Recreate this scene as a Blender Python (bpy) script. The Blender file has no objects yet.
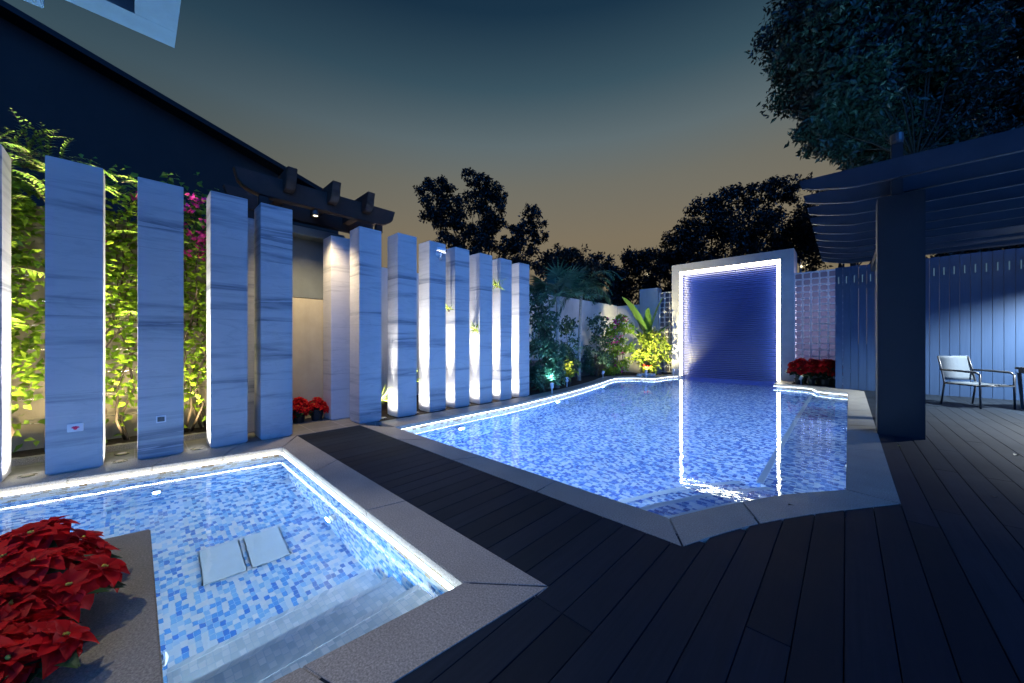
import bpy, bmesh, math, random
import numpy as np
from mathutils import Vector, Matrix
random.seed(7); rng = np.random.default_rng(7)
SC = bpy.context.scene
COL = SC.collection
PI = math.pi

# ------------------------------------------------------------------ survey
# camera at (0,0,1.15); the pillar row runs along +Y, the waterfall wall along X
CH, FPX, HZ = 1.15, 355.0, 343.0
TH = math.atan(334/355)
FW = (-math.sin(TH), math.cos(TH)); RT = (math.cos(TH), math.sin(TH))
def at(px, py, t):                 # point seen at pixel (px,py) at forward distance t
    s = (px-512)/FPX*t
    return Vector((FW[0]*t+RT[0]*s, FW[1]*t+RT[1]*s, CH-(py-HZ)/FPX*t))

# ------------------------------------------------------------------ object helpers
def tag(o, label=None, cat=None, group=None, kind=None):
    if label: o['label'] = label
    if cat: o['category'] = cat
    if group: o['group'] = group
    if kind: o['kind'] = kind
    return o
def empty(name, loc=(0,0,0), rz=0, label=None, cat=None, group=None):
    o = bpy.data.objects.new(name, None); COL.objects.link(o)
    o.location = loc; o.rotation_euler = (0,0,rz); o.empty_display_size = .1
    return tag(o, label, cat, group)
def kids(o): return [c for c in bpy.data.objects if c.parent == o]
def copy_tree(o, parent=None):
    c = o.copy(); COL.objects.link(c); c.parent = parent
    for ch in kids(o): copy_tree(ch, c)
    return c

class MB:
    def __init__(s): s.v=[]; s.f=[]; s.m=[]; s.cur=0
    def mat(s, i): s.cur=i; return s
    def add(s, vs, fs):
        n=len(s.v); s.v.extend([tuple(p) for p in vs])
        for f in fs: s.f.append(tuple(i+n for i in f)); s.m.append(s.cur)
        return s
    def box(s, x0,x1,y0,y1,z0,z1):
        return s.add([(x0,y0,z0),(x1,y0,z0),(x1,y1,z0),(x0,y1,z0),(x0,y0,z1),(x1,y0,z1),(x1,y1,z1),(x0,y1,z1)],
                     [(0,3,2,1),(4,5,6,7),(0,1,5,4),(1,2,6,5),(2,3,7,6),(3,0,4,7)])
    def prism(s, poly, z0, z1):
        n=len(poly); A=sum(poly[i][0]*poly[(i+1)%n][1]-poly[(i+1)%n][0]*poly[i][1] for i in range(n))
        if A<0: poly=poly[::-1]
        vs=[(p[0],p[1],z0) for p in poly]+[(p[0],p[1],z1) for p in poly]
        return s.add(vs, [tuple(range(n-1,-1,-1)), tuple(range(n,2*n))]+[(i,(i+1)%n,n+(i+1)%n,n+i) for i in range(n)])
    def extrude(s, prof, axis, a0, a1):       # profile (u,v) extruded along axis 'x' (u=y,v=z) or 'y' (u=x,v=z)
        n=len(prof)
        A=sum(prof[i][0]*prof[(i+1)%n][1]-prof[(i+1)%n][0]*prof[i][1] for i in range(n))
        if (A<0) == (axis=='x'): prof=prof[::-1]
        P=(lambda a,u,v:(a,u,v)) if axis=='x' else (lambda a,u,v:(u,a,v))
        vs=[P(a0,u,v) for u,v in prof]+[P(a1,u,v) for u,v in prof]
        return s.add(vs, [tuple(range(n-1,-1,-1)), tuple(range(n,2*n))]+[(i,(i+1)%n,n+(i+1)%n,n+i) for i in range(n)])
    def tube(s, pts, rad, seg=8, cap=True):
        pts=[Vector(p) for p in pts]; k=len(pts)
        rad=rad if isinstance(rad,(list,tuple)) else [rad]*k
        vs=[]; fs=[]
        up=None
        for i,p in enumerate(pts):
            d=(pts[min(i+1,k-1)]-pts[max(i-1,0)])
            d=d.normalized() if d.length>1e-9 else Vector((0,0,1))
            if up is None:
                up=Vector((0,0,1)) if abs(d.z)<.9 else Vector((1,0,0))
            a=d.cross(up).normalized(); b=a.cross(d).normalized(); up=b
            for j in range(seg):
                t=2*PI*j/seg; vs.append(p+(a*math.cos(t)+b*math.sin(t))*rad[i])
        for i in range(k-1):
            for j in range(seg):
                j2=(j+1)%seg
                fs.append((i*seg+j,i*seg+j2,(i+1)*seg+j2,(i+1)*seg+j))
        if cap: fs.append(tuple(range(seg-1,-1,-1))); fs.append(tuple((k-1)*seg+j for j in range(seg)))
        return s.add(vs,fs)
    def lathe(s, prof, c=(0,0,0), seg=20):    # (r,z)
        vs=[];fs=[];k=len(prof)
        for r,z in prof:
            for j in range(seg):
                t=2*PI*j/seg; vs.append((c[0]+r*math.cos(t),c[1]+r*math.sin(t),c[2]+z))
        for i in range(k-1):
            for j in range(seg):
                j2=(j+1)%seg; fs.append((i*seg+j,i*seg+j2,(i+1)*seg+j2,(i+1)*seg+j))
        fs.append(tuple(range(seg-1,-1,-1))); fs.append(tuple((k-1)*seg+j for j in range(seg)))
        return s.add(vs,fs)
    def build(s, name, mats, parent=None, bevel=0, smooth=False, loc=None):
        me=bpy.data.meshes.new(name); me.from_pydata(s.v,[],s.f)
        if not isinstance(mats,(list,tuple)): mats=[mats]
        for m in mats: me.materials.append(m)
        me.polygons.foreach_set('material_index', s.m)
        if smooth: me.polygons.foreach_set('use_smooth',[True]*len(s.f))
        me.update()
        if bevel:
            bm=bmesh.new(); bm.from_mesh(me)
            es=[e for e in bm.edges if len(e.link_faces)==2 and e.calc_face_angle(0)>.6]
            bmesh.ops.bevel(bm, geom=es, offset=bevel, segments=2, affect='EDGES', clamp_overlap=True)
            bm.to_mesh(me); bm.free()
        o=bpy.data.objects.new(name, me); COL.objects.link(o)
        if parent: o.parent=parent
        if loc: o.location=loc
        return o

# ------------------------------------------------------------------ materials
class NT:
    def __init__(s, name):
        s.m=bpy.data.materials.new(name); s.m.use_nodes=True; s.t=s.m.node_tree; s.t.nodes.clear()
        s.out=s.n('ShaderNodeOutputMaterial')
    def n(s, typ, **kw):
        nd=s.t.nodes.new(typ)
        for k,v in kw.items(): setattr(nd,k,v)
        return nd
    def l(s,a,b): s.t.links.new(a,b)
    def val(s, sock, v):
        if hasattr(v,'links') or hasattr(v,'is_linked'): s.l(v,sock)
        else: sock.default_value=v
    def math(s, op, a, b=0.0, c=None):
        nd=s.n('ShaderNodeMath',operation=op); s.val(nd.inputs[0],a); s.val(nd.inputs[1],b)
        if c is not None: s.val(nd.inputs[2],c)
        return nd.outputs[0]
    def noise(s, vec, scale, detail=4, rough=.55, dist=0):
        nd=s.n('ShaderNodeTexNoise'); nd.inputs['Scale'].default_value=scale; nd.inputs['Detail'].default_value=detail
        nd.inputs['Roughness'].default_value=rough; nd.inputs['Distortion'].default_value=dist
        if vec is not None: s.l(vec, nd.inputs['Vector'])
        return nd.outputs['Fac']
    def ramp(s, fac, stops, interp='LINEAR'):
        nd=s.n('ShaderNodeValToRGB'); cr=nd.color_ramp; cr.interpolation=interp
        while len(cr.elements)<len(stops): cr.elements.new(.5)
        for e,(p,c) in zip(cr.elements,stops):
            e.position=p; e.color=(*c,1) if len(c)==3 else c
        s.l(fac, nd.inputs[0]); return nd.outputs[0]
    def mixc(s, fac, a, b, mode='MIX'):
        nd=s.n('ShaderNodeMix',data_type='RGBA',blend_type=mode)
        s.val(nd.inputs[0],fac)
        for i,v in ((6,a),(7,b)):
            if isinstance(v,tuple): nd.inputs[i].default_value=(*v,1) if len(v)==3 else v
            else: s.l(v,nd.inputs[i])
        return nd.outputs[2]
    def pos(s): return s.n('ShaderNodeNewGeometry').outputs['Position']
    def obj(s): return s.n('ShaderNodeTexCoord').outputs['Object']
    def mapping(s, vec, scale=(1,1,1), loc=(0,0,0), rot=(0,0,0)):
        nd=s.n('ShaderNodeMapping'); nd.inputs['Scale'].default_value=scale; nd.inputs['Location'].default_value=loc
        nd.inputs['Rotation'].default_value=rot; s.l(vec,nd.inputs['Vector']); return nd.outputs[0]
    def vadd(s,a,b):
        nd=s.n('ShaderNodeVectorMath',operation='ADD'); s.l(a,nd.inputs[0]); s.l(b,nd.inputs[1]); return nd.outputs[0]
    def bump(s, h, strength=.3, dist=.01):
        nd=s.n('ShaderNodeBump'); nd.inputs['Strength'].default_value=strength; nd.inputs['Distance'].default_value=dist
        s.l(h,nd.inputs['Height']); return nd.outputs[0]
    def principled(s, color, rough=.6, spec=.5, normal=None, **kw):
        p=s.n('ShaderNodeBsdfPrincipled')
        if isinstance(color,tuple): p.inputs['Base Color'].default_value=(*color,1)
        else: s.l(color,p.inputs['Base Color'])
        s.val(p.inputs['Roughness'],rough); p.inputs['Specular IOR Level'].default_value=spec
        if normal is not None: s.l(normal,p.inputs['Normal'])
        for k,v in kw.items(): s.val(p.inputs[k.replace('_',' ')],v)
        s.l(p.outputs[0],s.out.inputs[0]); return p
def emis(name, col, strength):
    t=NT(name); e=t.n('ShaderNodeEmission'); e.inputs[0].default_value=(*col,1); e.inputs[1].default_value=strength
    t.l(e.outputs[0],t.out.inputs[0]); return t.m
def plain(name, col, rough=.6, spec=.5, var=.25, scale=6, metal=0):
    t=NT(name); p=t.pos(); f=t.noise(p,scale,5,.6)
    lo=tuple(c*(1-var) for c in col); hi=tuple(min(1,c*(1+var)) for c in col)
    c=t.ramp(f,[(.3,lo),(.7,hi)])
    f2=t.noise(p,scale*9,3,.6)
    t.principled(c,t.math('MULTIPLY_ADD',f,.25,rough-.12),spec,t.bump(f2,.12,.004),Metallic=metal); return t.m

def m_marble():
    t=NT('marble'); o=t.obj(); oi=t.n('ShaderNodeObjectInfo')
    r=t.n('ShaderNodeCombineXYZ'); t.l(t.math('MULTIPLY',oi.outputs['Random'],37.0),r.inputs[0]); t.l(t.math('MULTIPLY',oi.outputs['Random'],91.0),r.inputs[2])
    # every panel of a pillar has its own cut of stone
    sep=t.n('ShaderNodeSeparateXYZ'); t.l(o,sep.inputs[0])
    pn=t.n('ShaderNodeCombineXYZ'); t.l(t.math('MULTIPLY',t.math('FLOOR',t.math('DIVIDE',sep.outputs[2],.72)),5.37),pn.inputs[0]); v=t.vadd(t.vadd(o,r.outputs[0]),pn.outputs[0])
    tilt=t.mapping(v,(.6,.8,3.4),(0,0,0),(.13,.0,0))
    n1=t.noise(tilt,1.1,8,.62,.7); n2=t.noise(t.mapping(v,(.9,1.1,9),(3,1,5),(.08,0,0)),1.5,6,.65,.5)
    n3=t.noise(v,2.2,4,.5)
    vein=t.ramp(n1,[(.455,(0,0,0)),(.497,(1,1,1)),(.505,(1,1,1)),(.53,(0,0,0))])
    thin=t.ramp(n2,[(.55,(0,0,0)),(.575,(1,1,1)),(.60,(0,0,0))])
    streak=t.ramp(t.noise(t.mapping(v,(.25,.32,5.2),(7,2,9),(.10,0,0)),1.0,7,.6,.35),[(.53,(0,0,0)),(.61,(.5,.5,.5)),(.66,(1,1,1)),(.675,(.15,.15,.15))])
    base=t.ramp(n2,[(.25,(.41,.42,.44)),(.5,(.45,.46,.475)),(.75,(.48,.487,.495))])
    base=t.mixc(t.math('MULTIPLY',vein,t.math('MULTIPLY',n3,.35)),base,(.21,.235,.28))
    base=t.mixc(t.math('MULTIPLY',streak,.9),base,(.10,.125,.17))
    base=t.mixc(t.math('MULTIPLY',thin,t.math('MULTIPLY',n3,.45)),base,(.2,.22,.26))
    # hairline joints between the stone panels
    fr=t.math('FRACT',t.math('DIVIDE',sep.outputs[2],.72)); jn=t.math('LESS_THAN',fr,.006)
    base=t.mixc(t.math('MULTIPLY',jn,.45),base,(.16,.17,.19))
    t.principled(base,t.math('MULTIPLY_ADD',n3,.25,.22),.5,t.bump(n2,.05,.003)); return t.m
def m_granite(name, col, dark=.5):
    t=NT(name); p=t.pos()
    n1=t.noise(p,120,3,.75); n2=t.noise(p,3.1,5,.6); n3=t.noise(p,90,2,.5)
    c=t.ramp(n1,[(.32,tuple(x*dark for x in col)),(.5,col),(.68,tuple(min(1,x*1.6) for x in col))])
    c=t.mixc(t.math('MULTIPLY',t.math('SUBTRACT',n2,.3),.9),c,tuple(x*.55 for x in col))
    t.principled(c,t.math('MULTIPLY_ADD',n2,.3,.35),.4,t.bump(n3,.25,.003)); return t.m
def m_deck():
    t=NT('composite_decking'); p=t.pos()
    g=t.noise(t.mapping(p,(60,1.6,10)),1.0,6,.65); n=t.noise(p,1.3,4,.6); isl=t.n('ShaderNodeNewGeometry').outputs['Random Per Island']
    c=t.ramp(g,[(.3,(.0075,.0140,.0235)),(.7,(.0140,.0235,.0375))])
    c=t.mixc(t.math('MULTIPLY',isl,.85),c,(.006,.0105,.0165))
    dust=t.math('MULTIPLY',t.ramp(t.noise(p,7,6,.7),[(.55,(0,0,0)),(.8,(1,1,1))]),.05)
    c=t.mixc(dust,c,(.035,.045,.06))
    t.principled(c,t.math('MULTIPLY_ADD',n,.25,.55),.13,t.bump(g,.35,.002)); return t.m
def tiles(t, size, stops, mode, sx=1.0, grout=(.75,.8,.85), gw=.07):
    p=t.pos(); sep=t.n('ShaderNodeSeparateXYZ'); t.l(p,sep.inputs[0])
    if mode=='floor': u,v=sep.outputs[0],sep.outputs[1]
    else: u,v=t.math('ADD',sep.outputs[0],sep.outputs[1]),sep.outputs[2]
    u=t.math('DIVIDE',u,size*sx); v=t.math('DIVIDE',v,size)
    # rows shift by a random amount, so the mosaic never lines up into a grid
    row=t.math('FLOOR',v); w=t.n('ShaderNodeTexWhiteNoise',noise_dimensions='1D'); t.l(row,w.inputs['W'])
    u=t.math('ADD',u,t.math('MULTIPLY',w.outputs[0],.5 if mode=='floor' else 1.0))
    cu=t.math('FLOOR',u); cb=t.n('ShaderNodeCombineXYZ'); t.l(cu,cb.inputs[0]); t.l(row,cb.inputs[1])
    wn=t.n('ShaderNodeTexWhiteNoise',noise_dimensions='2D'); t.l(cb.outputs[0],wn.inputs['Vector'])
    c=t.ramp(wn.outputs[0],stops,'CONSTANT')
    fu=t.math('FRACT',u); fv=t.math('FRACT',v)
    e=t.math('MAXIMUM',t.math('LESS_THAN',fu,gw),t.math('LESS_THAN',fv,gw))
    c=t.mixc(t.math('MULTIPLY',e,.6),c,grout)
    return c,e
BLUE2=[(0,(.02,.06,.26)),(.18,(.06,.15,.44)),(.38,(.20,.34,.62)),(.54,(.50,.60,.80)),(.72,(.78,.82,.90)),(.88,(.88,.90,.93))]
BLUE=[(0,(.02,.10,.32)),(.14,(.06,.22,.50)),(.30,(.20,.42,.68)),(.46,(.46,.64,.80)),(.64,(.74,.82,.88)),(.84,(.87,.89,.91))]
def m_tile(name, size, stops, mode, sx=1.0, grout=(.75,.8,.85), gw=.07):
    t=NT(name); c,e=tiles(t,size,stops,mode,sx,grout,gw); t.principled(c,.25,.5); return t.m
def m_water(name, tint, scale, strength):
    t=NT(name); p=t.pos()
    n=t.noise(p,scale,3,.5); n2=t.noise(p,scale*.35,2,.5)
    b=t.bump(t.math('ADD',n,n2),strength,.02)
    gl=t.n('ShaderNodeBsdfGlass'); gl.inputs['Color'].default_value=(*tint,1); gl.inputs['Roughness'].default_value=0.0; gl.inputs['IOR'].default_value=1.33
    t.l(b,gl.inputs['Normal']); t.l(gl.outputs[0],t.out.inputs[0]); return t.m
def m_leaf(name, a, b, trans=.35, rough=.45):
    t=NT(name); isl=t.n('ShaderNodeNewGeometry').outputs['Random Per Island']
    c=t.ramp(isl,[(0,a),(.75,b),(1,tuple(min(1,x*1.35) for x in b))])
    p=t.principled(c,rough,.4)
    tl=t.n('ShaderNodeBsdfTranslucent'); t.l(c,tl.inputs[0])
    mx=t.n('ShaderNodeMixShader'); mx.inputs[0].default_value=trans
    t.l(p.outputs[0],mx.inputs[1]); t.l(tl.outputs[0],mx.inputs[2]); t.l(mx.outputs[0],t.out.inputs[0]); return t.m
def m_fence():
    t=NT('fence_paint'); p=t.pos(); g=t.noise(t.mapping(p,(40,40,1.2)),1.0,5,.6); n=t.noise(p,1.7,4,.6)
    isl=t.n('ShaderNodeNewGeometry').outputs['Random Per Island']
    c=t.ramp(g,[(.3,(.026,.060,.128)),(.7,(.038,.080,.162))]); c=t.mixc(t.math('MULTIPLY',isl,.35),c,(.020,.050,.118))
    t.principled(c,t.math('MULTIPLY_ADD',n,.2,.4),.4,t.bump(g,.15,.002)); return t.m
def m_plaster(name,col):
    t=NT(name); p=t.pos(); n=t.noise(p,2.3,6,.65); f=t.noise(p,60,3,.6); s=t.noise(t.mapping(p,(5,5,.5)),1.0,5,.6)
    c=t.ramp(n,[(.3,tuple(x*.8 for x in col)),(.7,col)])
    c=t.mixc(t.math('MULTIPLY',t.ramp(s,[(.5,(0,0,0)),(.8,(1,1,1))]),.35),c,tuple(x*.55 for x in col))
    t.principled(c,.8,.3,t.bump(f,.3,.004)); return t.m
def m_paving():
    t=NT('grey_paving'); p=t.pos(); b=t.n('ShaderNodeTexBrick'); b.offset=0; t.l(p,b.inputs['Vector'])
    b.inputs['Color1'].default_value=(.17,.165,.155,1); b.inputs['Color2'].default_value=(.21,.205,.19,1); b.inputs['Mortar'].default_value=(.33,.32,.3,1)
    b.inputs['Scale'].default_value=1; b.inputs['Brick Width'].default_value=.4; b.inputs['Row Height'].default_value=.4; b.inputs['Mortar Size'].default_value=.006
    n=t.noise(p,9,5,.6); c=t.mixc(t.math('MULTIPLY',n,.5),b.outputs[0],(.1,.1,.095))
    t.principled(c,t.math('MULTIPLY_ADD',n,.3,.4),.4,t.bump(n,.2,.004)); return t.m

M={}
M['marble']=m_marble()
M['granite']=m_granite('granite_coping',(.29,.28,.245))
M['granite_dark']=m_granite('granite_ledge',(.21,.205,.18))
M['deck']=m_deck(); M['gap']=plain('deck_underside',(.006,.006,.007),.9,.1)
M['tfloor']=m_tile('mosaic_floor',.029,BLUE,'floor',1.6)
M['tfloor_main']=m_tile('mosaic_floor_fine',.034,BLUE2,'floor',1.3); M['twall_main']=m_tile('mosaic_wall_fine',.036,BLUE2,'wall',1.3)
M['twall']=m_tile('mosaic_wall',.029,BLUE,'wall',1.6)
PALE=[(0,(.50,.58,.64)),(.25,(.60,.66,.70)),(.6,(.70,.74,.77)),(.85,(.80,.82,.84))]
M['tstep']=m_tile('mosaic_step',.03,PALE,'floor',1.5,(.40,.54,.64),.12); M['tstepw']=m_tile('mosaic_riser',.03,PALE,'wall',1.5,(.40,.54,.64),.12)
BAND=[(0,(.30,.22,.12)),(.22,(.46,.40,.30)),(.45,(.60,.56,.50)),(.7,(.72,.71,.69))]
M['tband']=m_tile('mosaic_waterline',.03,BAND,'wall',2.0)
M['water']=m_water('pool_water',(.82,.91,1.0),7,.06); M['water_spa']=m_water('spa_water',(.88,.95,1.0),8,.07)
M['led']=emis('led_strip',(.80,.90,1.0),9); M['led_warm']=emis('led_strip_warm',(1.0,.93,.80),16); M['led_soft']=emis('led_strip_soft',(.55,.75,1.0),22)
M['led_frame']=emis('led_frame',(1.0,.90,.66),22)
M['lens']=emis('pool_lamp_lens',(.7,.85,1.0),1.6); M['lens_warm']=emis('warm_lamp_lens',(1,.82,.55),4)
M['stone']=m_granite('frame_stone',(.50,.51,.54),.9)
M['slate']=None
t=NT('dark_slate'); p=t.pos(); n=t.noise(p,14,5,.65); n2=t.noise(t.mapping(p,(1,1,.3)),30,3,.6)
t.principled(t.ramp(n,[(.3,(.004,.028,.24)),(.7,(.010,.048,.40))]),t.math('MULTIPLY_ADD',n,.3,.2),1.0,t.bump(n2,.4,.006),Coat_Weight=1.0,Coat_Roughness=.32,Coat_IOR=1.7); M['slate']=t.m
M['column']=plain('column_paint',(.010,.012,.017),.6,.3,.15,3)
M['beam']=plain('pergola_steel',(.018,.022,.032),.45,.4,.2,3)
M['fence']=m_fence()
M['plaster']=m_plaster('beige_plaster',(.30,.265,.21)); M['white_plaster']=m_plaster('white_plaster',(.6,.6,.6))
M['alcove']=m_plaster('alcove_plaster',(.40,.37,.28))
M['upper_panel']=plain('grey_panel',(.12,.14,.14),.4,.4,.15,3)
M['house']=m_plaster('house_render',(.024,.021,.018)); M['rooftile']=plain('roof_tiles',(.006,.006,.006),.7,.3,.4,9)
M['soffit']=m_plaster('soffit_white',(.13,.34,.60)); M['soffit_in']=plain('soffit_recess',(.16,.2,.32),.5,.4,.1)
M['soil']=plain('soil',(.045,.036,.028),.95,.1,.5,22); M['ground']=plain('ground_earth',(.05,.05,.042),.95,.1,.4,2)
M['paving']=m_paving()
M['wood']=plain('dark_timber',(.030,.016,.011),.6,.35,.35,8)
M['metal']=plain('dark_metal',(.05,.055,.06),.4,.5,.15,8); M['white']=plain('white_enamel',(.75,.76,.78),.4,.5,.05,8)
M['cover']=plain('cover_white',(.62,.72,.76),.5,.4,.06,8)
M['steel']=plain('steel',(.55,.57,.6),.25,.5,.1,8,1)
M['darkbark']=plain('dark_bark',(.025,.02,.018),.9,.1,.4,12)
M['bark']=plain('bark',(.09,.07,.055),.9,.2,.4,18); M['palebark']=plain('pale_palm_bark',(.34,.31,.26),.85,.2,.3,18)
M['vine']=m_leaf('vine_leaf',(.08,.17,.015),(.22,.34,.03),.4)
M['fern']=m_leaf('feathery_leaf',(.08,.17,.02),(.22,.34,.06),.4)
M['palm']=m_leaf('palm_leaf',(.02,.075,.05),(.05,.13,.075),.3)
M['shrub']=m_leaf('shrub_leaf',(.015,.055,.035),(.045,.11,.06),.3)
M['yellowleaf']=m_leaf('yellow_green_leaf',(.12,.2,.02),(.28,.34,.04),.4)
M['banana']=m_leaf('banana_leaf',(.06,.15,.03),(.12,.24,.05),.4,.35)
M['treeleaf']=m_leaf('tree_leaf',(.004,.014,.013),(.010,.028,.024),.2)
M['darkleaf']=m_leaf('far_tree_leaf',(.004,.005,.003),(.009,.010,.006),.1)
M['magenta']=m_leaf('magenta_bract',(.45,.02,.2),(.65,.05,.3),.35)
def m_bract():
    t=NT('poinsettia_bract'); isl=t.n('ShaderNodeNewGeometry').outputs['Random Per Island']; uv=t.n('ShaderNodeTexCoord').outputs['Object']
    n=t.noise(uv,28,4,.6,.4)
    c=t.ramp(isl,[(0,(.38,.003,.005)),(.6,(.62,.006,.008)),(1,(.70,.012,.016))])
    c=t.mixc(t.math('MULTIPLY',n,.4),c,(.25,.003,.01))
    p=t.principled(c,.6,.18,t.bump(n,.5,.004)); tl=t.n('ShaderNodeBsdfTranslucent'); t.l(c,tl.inputs[0])
    mx=t.n('ShaderNodeMixShader'); mx.inputs[0].default_value=.3
    t.l(p.outputs[0],mx.inputs[1]); t.l(tl.outputs[0],mx.inputs[2]); t.l(mx.outputs[0],t.out.inputs[0]); return t.m
M['bract']=m_bract(); M['poinleaf']=m_leaf('poinsettia_leaf',(.01,.035,.012),(.025,.07,.02),.2)
M['cyathia']=plain('flower_centre',(.5,.42,.06),.6,.3,.3,40)
M['foil']=plain('purple_foil',(.16,.12,.4),.22,.6,.3,15,.6); M['pot']=plain('black_plastic_pot',(.02,.02,.02),.5,.4,.1)
M['sling']=plain('grey_sling_fabric',(.09,.115,.135),.7,.3,.1,30)
M['rock']=plain('white_rock',(.5,.5,.5),.8,.3,.3,12)
M['glassblock']=None
t=NT('glass_block'); p=t.pos(); n=t.noise(p,22,3,.5); w=t.n('ShaderNodeNewGeometry').outputs['Random Per Island']
pr=t.principled(t.ramp(w,[(0,(.20,.20,.25)),(1,(.30,.30,.35))]),.12,.7,t.bump(n,.12,.01)); tl=t.n('ShaderNodeBsdfTranslucent'); tl.inputs[0].default_value=(.42,.41,.5,1)
mx=t.n('ShaderNodeMixShader'); mx.inputs[0].default_value=.5; t.l(pr.outputs[0],mx.inputs[1]); t.l(tl.outputs[0],mx.inputs[2]); t.l(mx.outputs[0],t.out.inputs[0]); M['glassblock']=t.m
M['mortar']=plain('white_mortar',(.8,.79,.82),.7,.3,.1,20)
M['sign_white']=plain('sign_white',(.8,.8,.8),.4,.5,.03); M['sign_red']=plain('sign_red',(.7,.03,.1),.4,.5,.05); M['panel_dark']=plain('panel_screen',(.05,.07,.09),.2,.6,.1)
M['frosted']=emis('frosted_lens',(1,.9,.75),.35)
M['windowlight']=emis('far_lamp_glow',(1,.85,.5),2.5)
M['slot']=emis('slot_glow_plate',(.35,.65,1.0),.18)

# ------------------------------------------------------------------ lights
def lamp(kind, name, loc, power, col, parent=None, **kw):
    d=bpy.data.lights.new(name, kind); d.energy=power; d.color=col
    for k,v in kw.items(): setattr(d,k,v)
    o=bpy.data.objects.new(name,d); COL.objects.link(o); o.location=loc
    if parent: o.parent=parent
    return o
def aim(o, target):
    o.rotation_euler=(Vector(target)-o.location).to_track_quat('-Z','Y').to_euler(); return o

# ------------------------------------------------------------------ world: dusk sky
W=bpy.data.worlds.new('World'); SC.world=W; W.use_nodes=True; nt=W.node_tree; nt.nodes.clear()
def wn(t,**k):
    n=nt.nodes.new(t)
    for a,b in k.items(): setattr(n,a,b)
    return n
def wm(op,a,b=0.0):
    n=wn('ShaderNodeMath',operation=op)
    for i,v in enumerate((a,b)):
        if isinstance(v,(int,float)): n.inputs[i].default_value=v
        else: nt.links.new(v,n.inputs[i])
    return n.outputs[0]
out=wn('ShaderNodeOutputWorld'); tc=wn('ShaderNodeTexCoord'); sx=wn('ShaderNodeSeparateXYZ'); nt.links.new(tc.outputs['Generated'],sx.inputs[0])
sky=wn('ShaderNodeTexSky',sky_type='NISHITA'); sky.sun_disc=False; sky.sun_elevation=math.radians(-2.5); sky.sun_rotation=math.radians(120)
SKY_AZ=math.radians(120)
b1=wn('ShaderNodeBackground'); nt.links.new(sky.outputs[0],b1.inputs[0]); b1.inputs[1].default_value=.05
def wramp(fac,stops):
    r=wn('ShaderNodeValToRGB'); cr=r.color_ramp
    while len(cr.elements)<len(stops): cr.elements.new(.5)
    for e,(p_,c_) in zip(cr.elements,stops): e.position=p_; e.color=(*c_,1)
    nt.links.new(fac,r.inputs[0]); return r.outputs[0]
grad=wramp(sx.outputs[2],[(0.0,(.20,.162,.098)),(.12,(.20,.163,.102)),(.27,(.208,.170,.112)),(.40,(.160,.158,.130)),(.485,(.112,.150,.162)),(.58,(.042,.088,.118)),(.68,(.009,.035,.066)),(1,(.002,.010,.030))])
# afterglow behind the photographer, deep blue
dp=wn('ShaderNodeVectorMath',operation='DOT_PRODUCT'); nt.links.new(tc.outputs['Generated'],dp.inputs[0])
SUN=Vector((.80,-.52,.42)).normalized(); dp.inputs[1].default_value=SUN
g=wm('POWER',wm('MAXIMUM',dp.outputs['Value'],0.0),1.6)
# the town's warm glow lies only beyond the pool; the rest of the sky is deep blue
dv=wn('ShaderNodeVectorMath',operation='DOT_PRODUCT'); nt.links.new(tc.outputs['Generated'],dv.inputs[0]); dv.inputs[1].default_value=(-.685,.728,0)
mr=wn('ShaderNodeMapRange',interpolation_type='SMOOTHSTEP'); nt.links.new(dv.outputs['Value'],mr.inputs[0]); mr.inputs[1].default_value=.12; mr.inputs[2].default_value=.46
gm=wn('ShaderNodeMix',data_type='RGBA'); nt.links.new(mr.outputs[0],gm.inputs[0]); gm.inputs[6].default_value=(.012,.035,.12,1); nt.links.new(grad,gm.inputs[7])
grad=gm.outputs[2]
dc=wn('ShaderNodeVectorMath',operation='DOT_PRODUCT'); nt.links.new(tc.outputs['Generated'],dc.inputs[0]); dc.inputs[1].default_value=(-.49,.87,0)
mf=wn('ShaderNodeMapRange',interpolation_type='SMOOTHSTEP'); nt.links.new(dc.outputs['Value'],mf.inputs[0]); mf.inputs[1].default_value=.25; mf.inputs[2].default_value=.92; mf.inputs[3].default_value=.50; mf.inputs[4].default_value=1.0
mf.inputs[1].default_value=.30; mf.inputs[3].default_value=0.0
tm=wn('ShaderNodeMix',data_type='RGBA'); nt.links.new(mf.outputs[0],tm.inputs[0]); tm.inputs[6].default_value=(.34,.50,.62,1); tm.inputs[7].default_value=(1,1,1,1)
vs_=wn('ShaderNodeVectorMath',operation='MULTIPLY'); nt.links.new(grad,vs_.inputs[0]); nt.links.new(tm.outputs[2],vs_.inputs[1]); grad=vs_.outputs[0]
glow=wn('ShaderNodeMix',data_type='RGBA'); nt.links.new(g,glow.inputs[0]); nt.links.new(grad,glow.inputs[6]); glow.inputs[7].default_value=(.03,.14,.60,1)
b2=wn('ShaderNodeBackground'); nt.links.new(glow.outputs[2],b2.inputs[0]); b2.inputs[1].default_value=1.0
ad=wn('ShaderNodeAddShader'); nt.links.new(b1.outputs[0],ad.inputs[0]); nt.links.new(b2.outputs[0],ad.inputs[1]); nt.links.new(ad.outputs[0],out.inputs[0])
s=lamp('SUN','dusk_sun',(6,-4,8),1.85,(.035,.27,1.0),angle=math.radians(50)); s.rotation_euler=(-SUN).to_track_quat('-Z','Y').to_euler()

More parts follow.
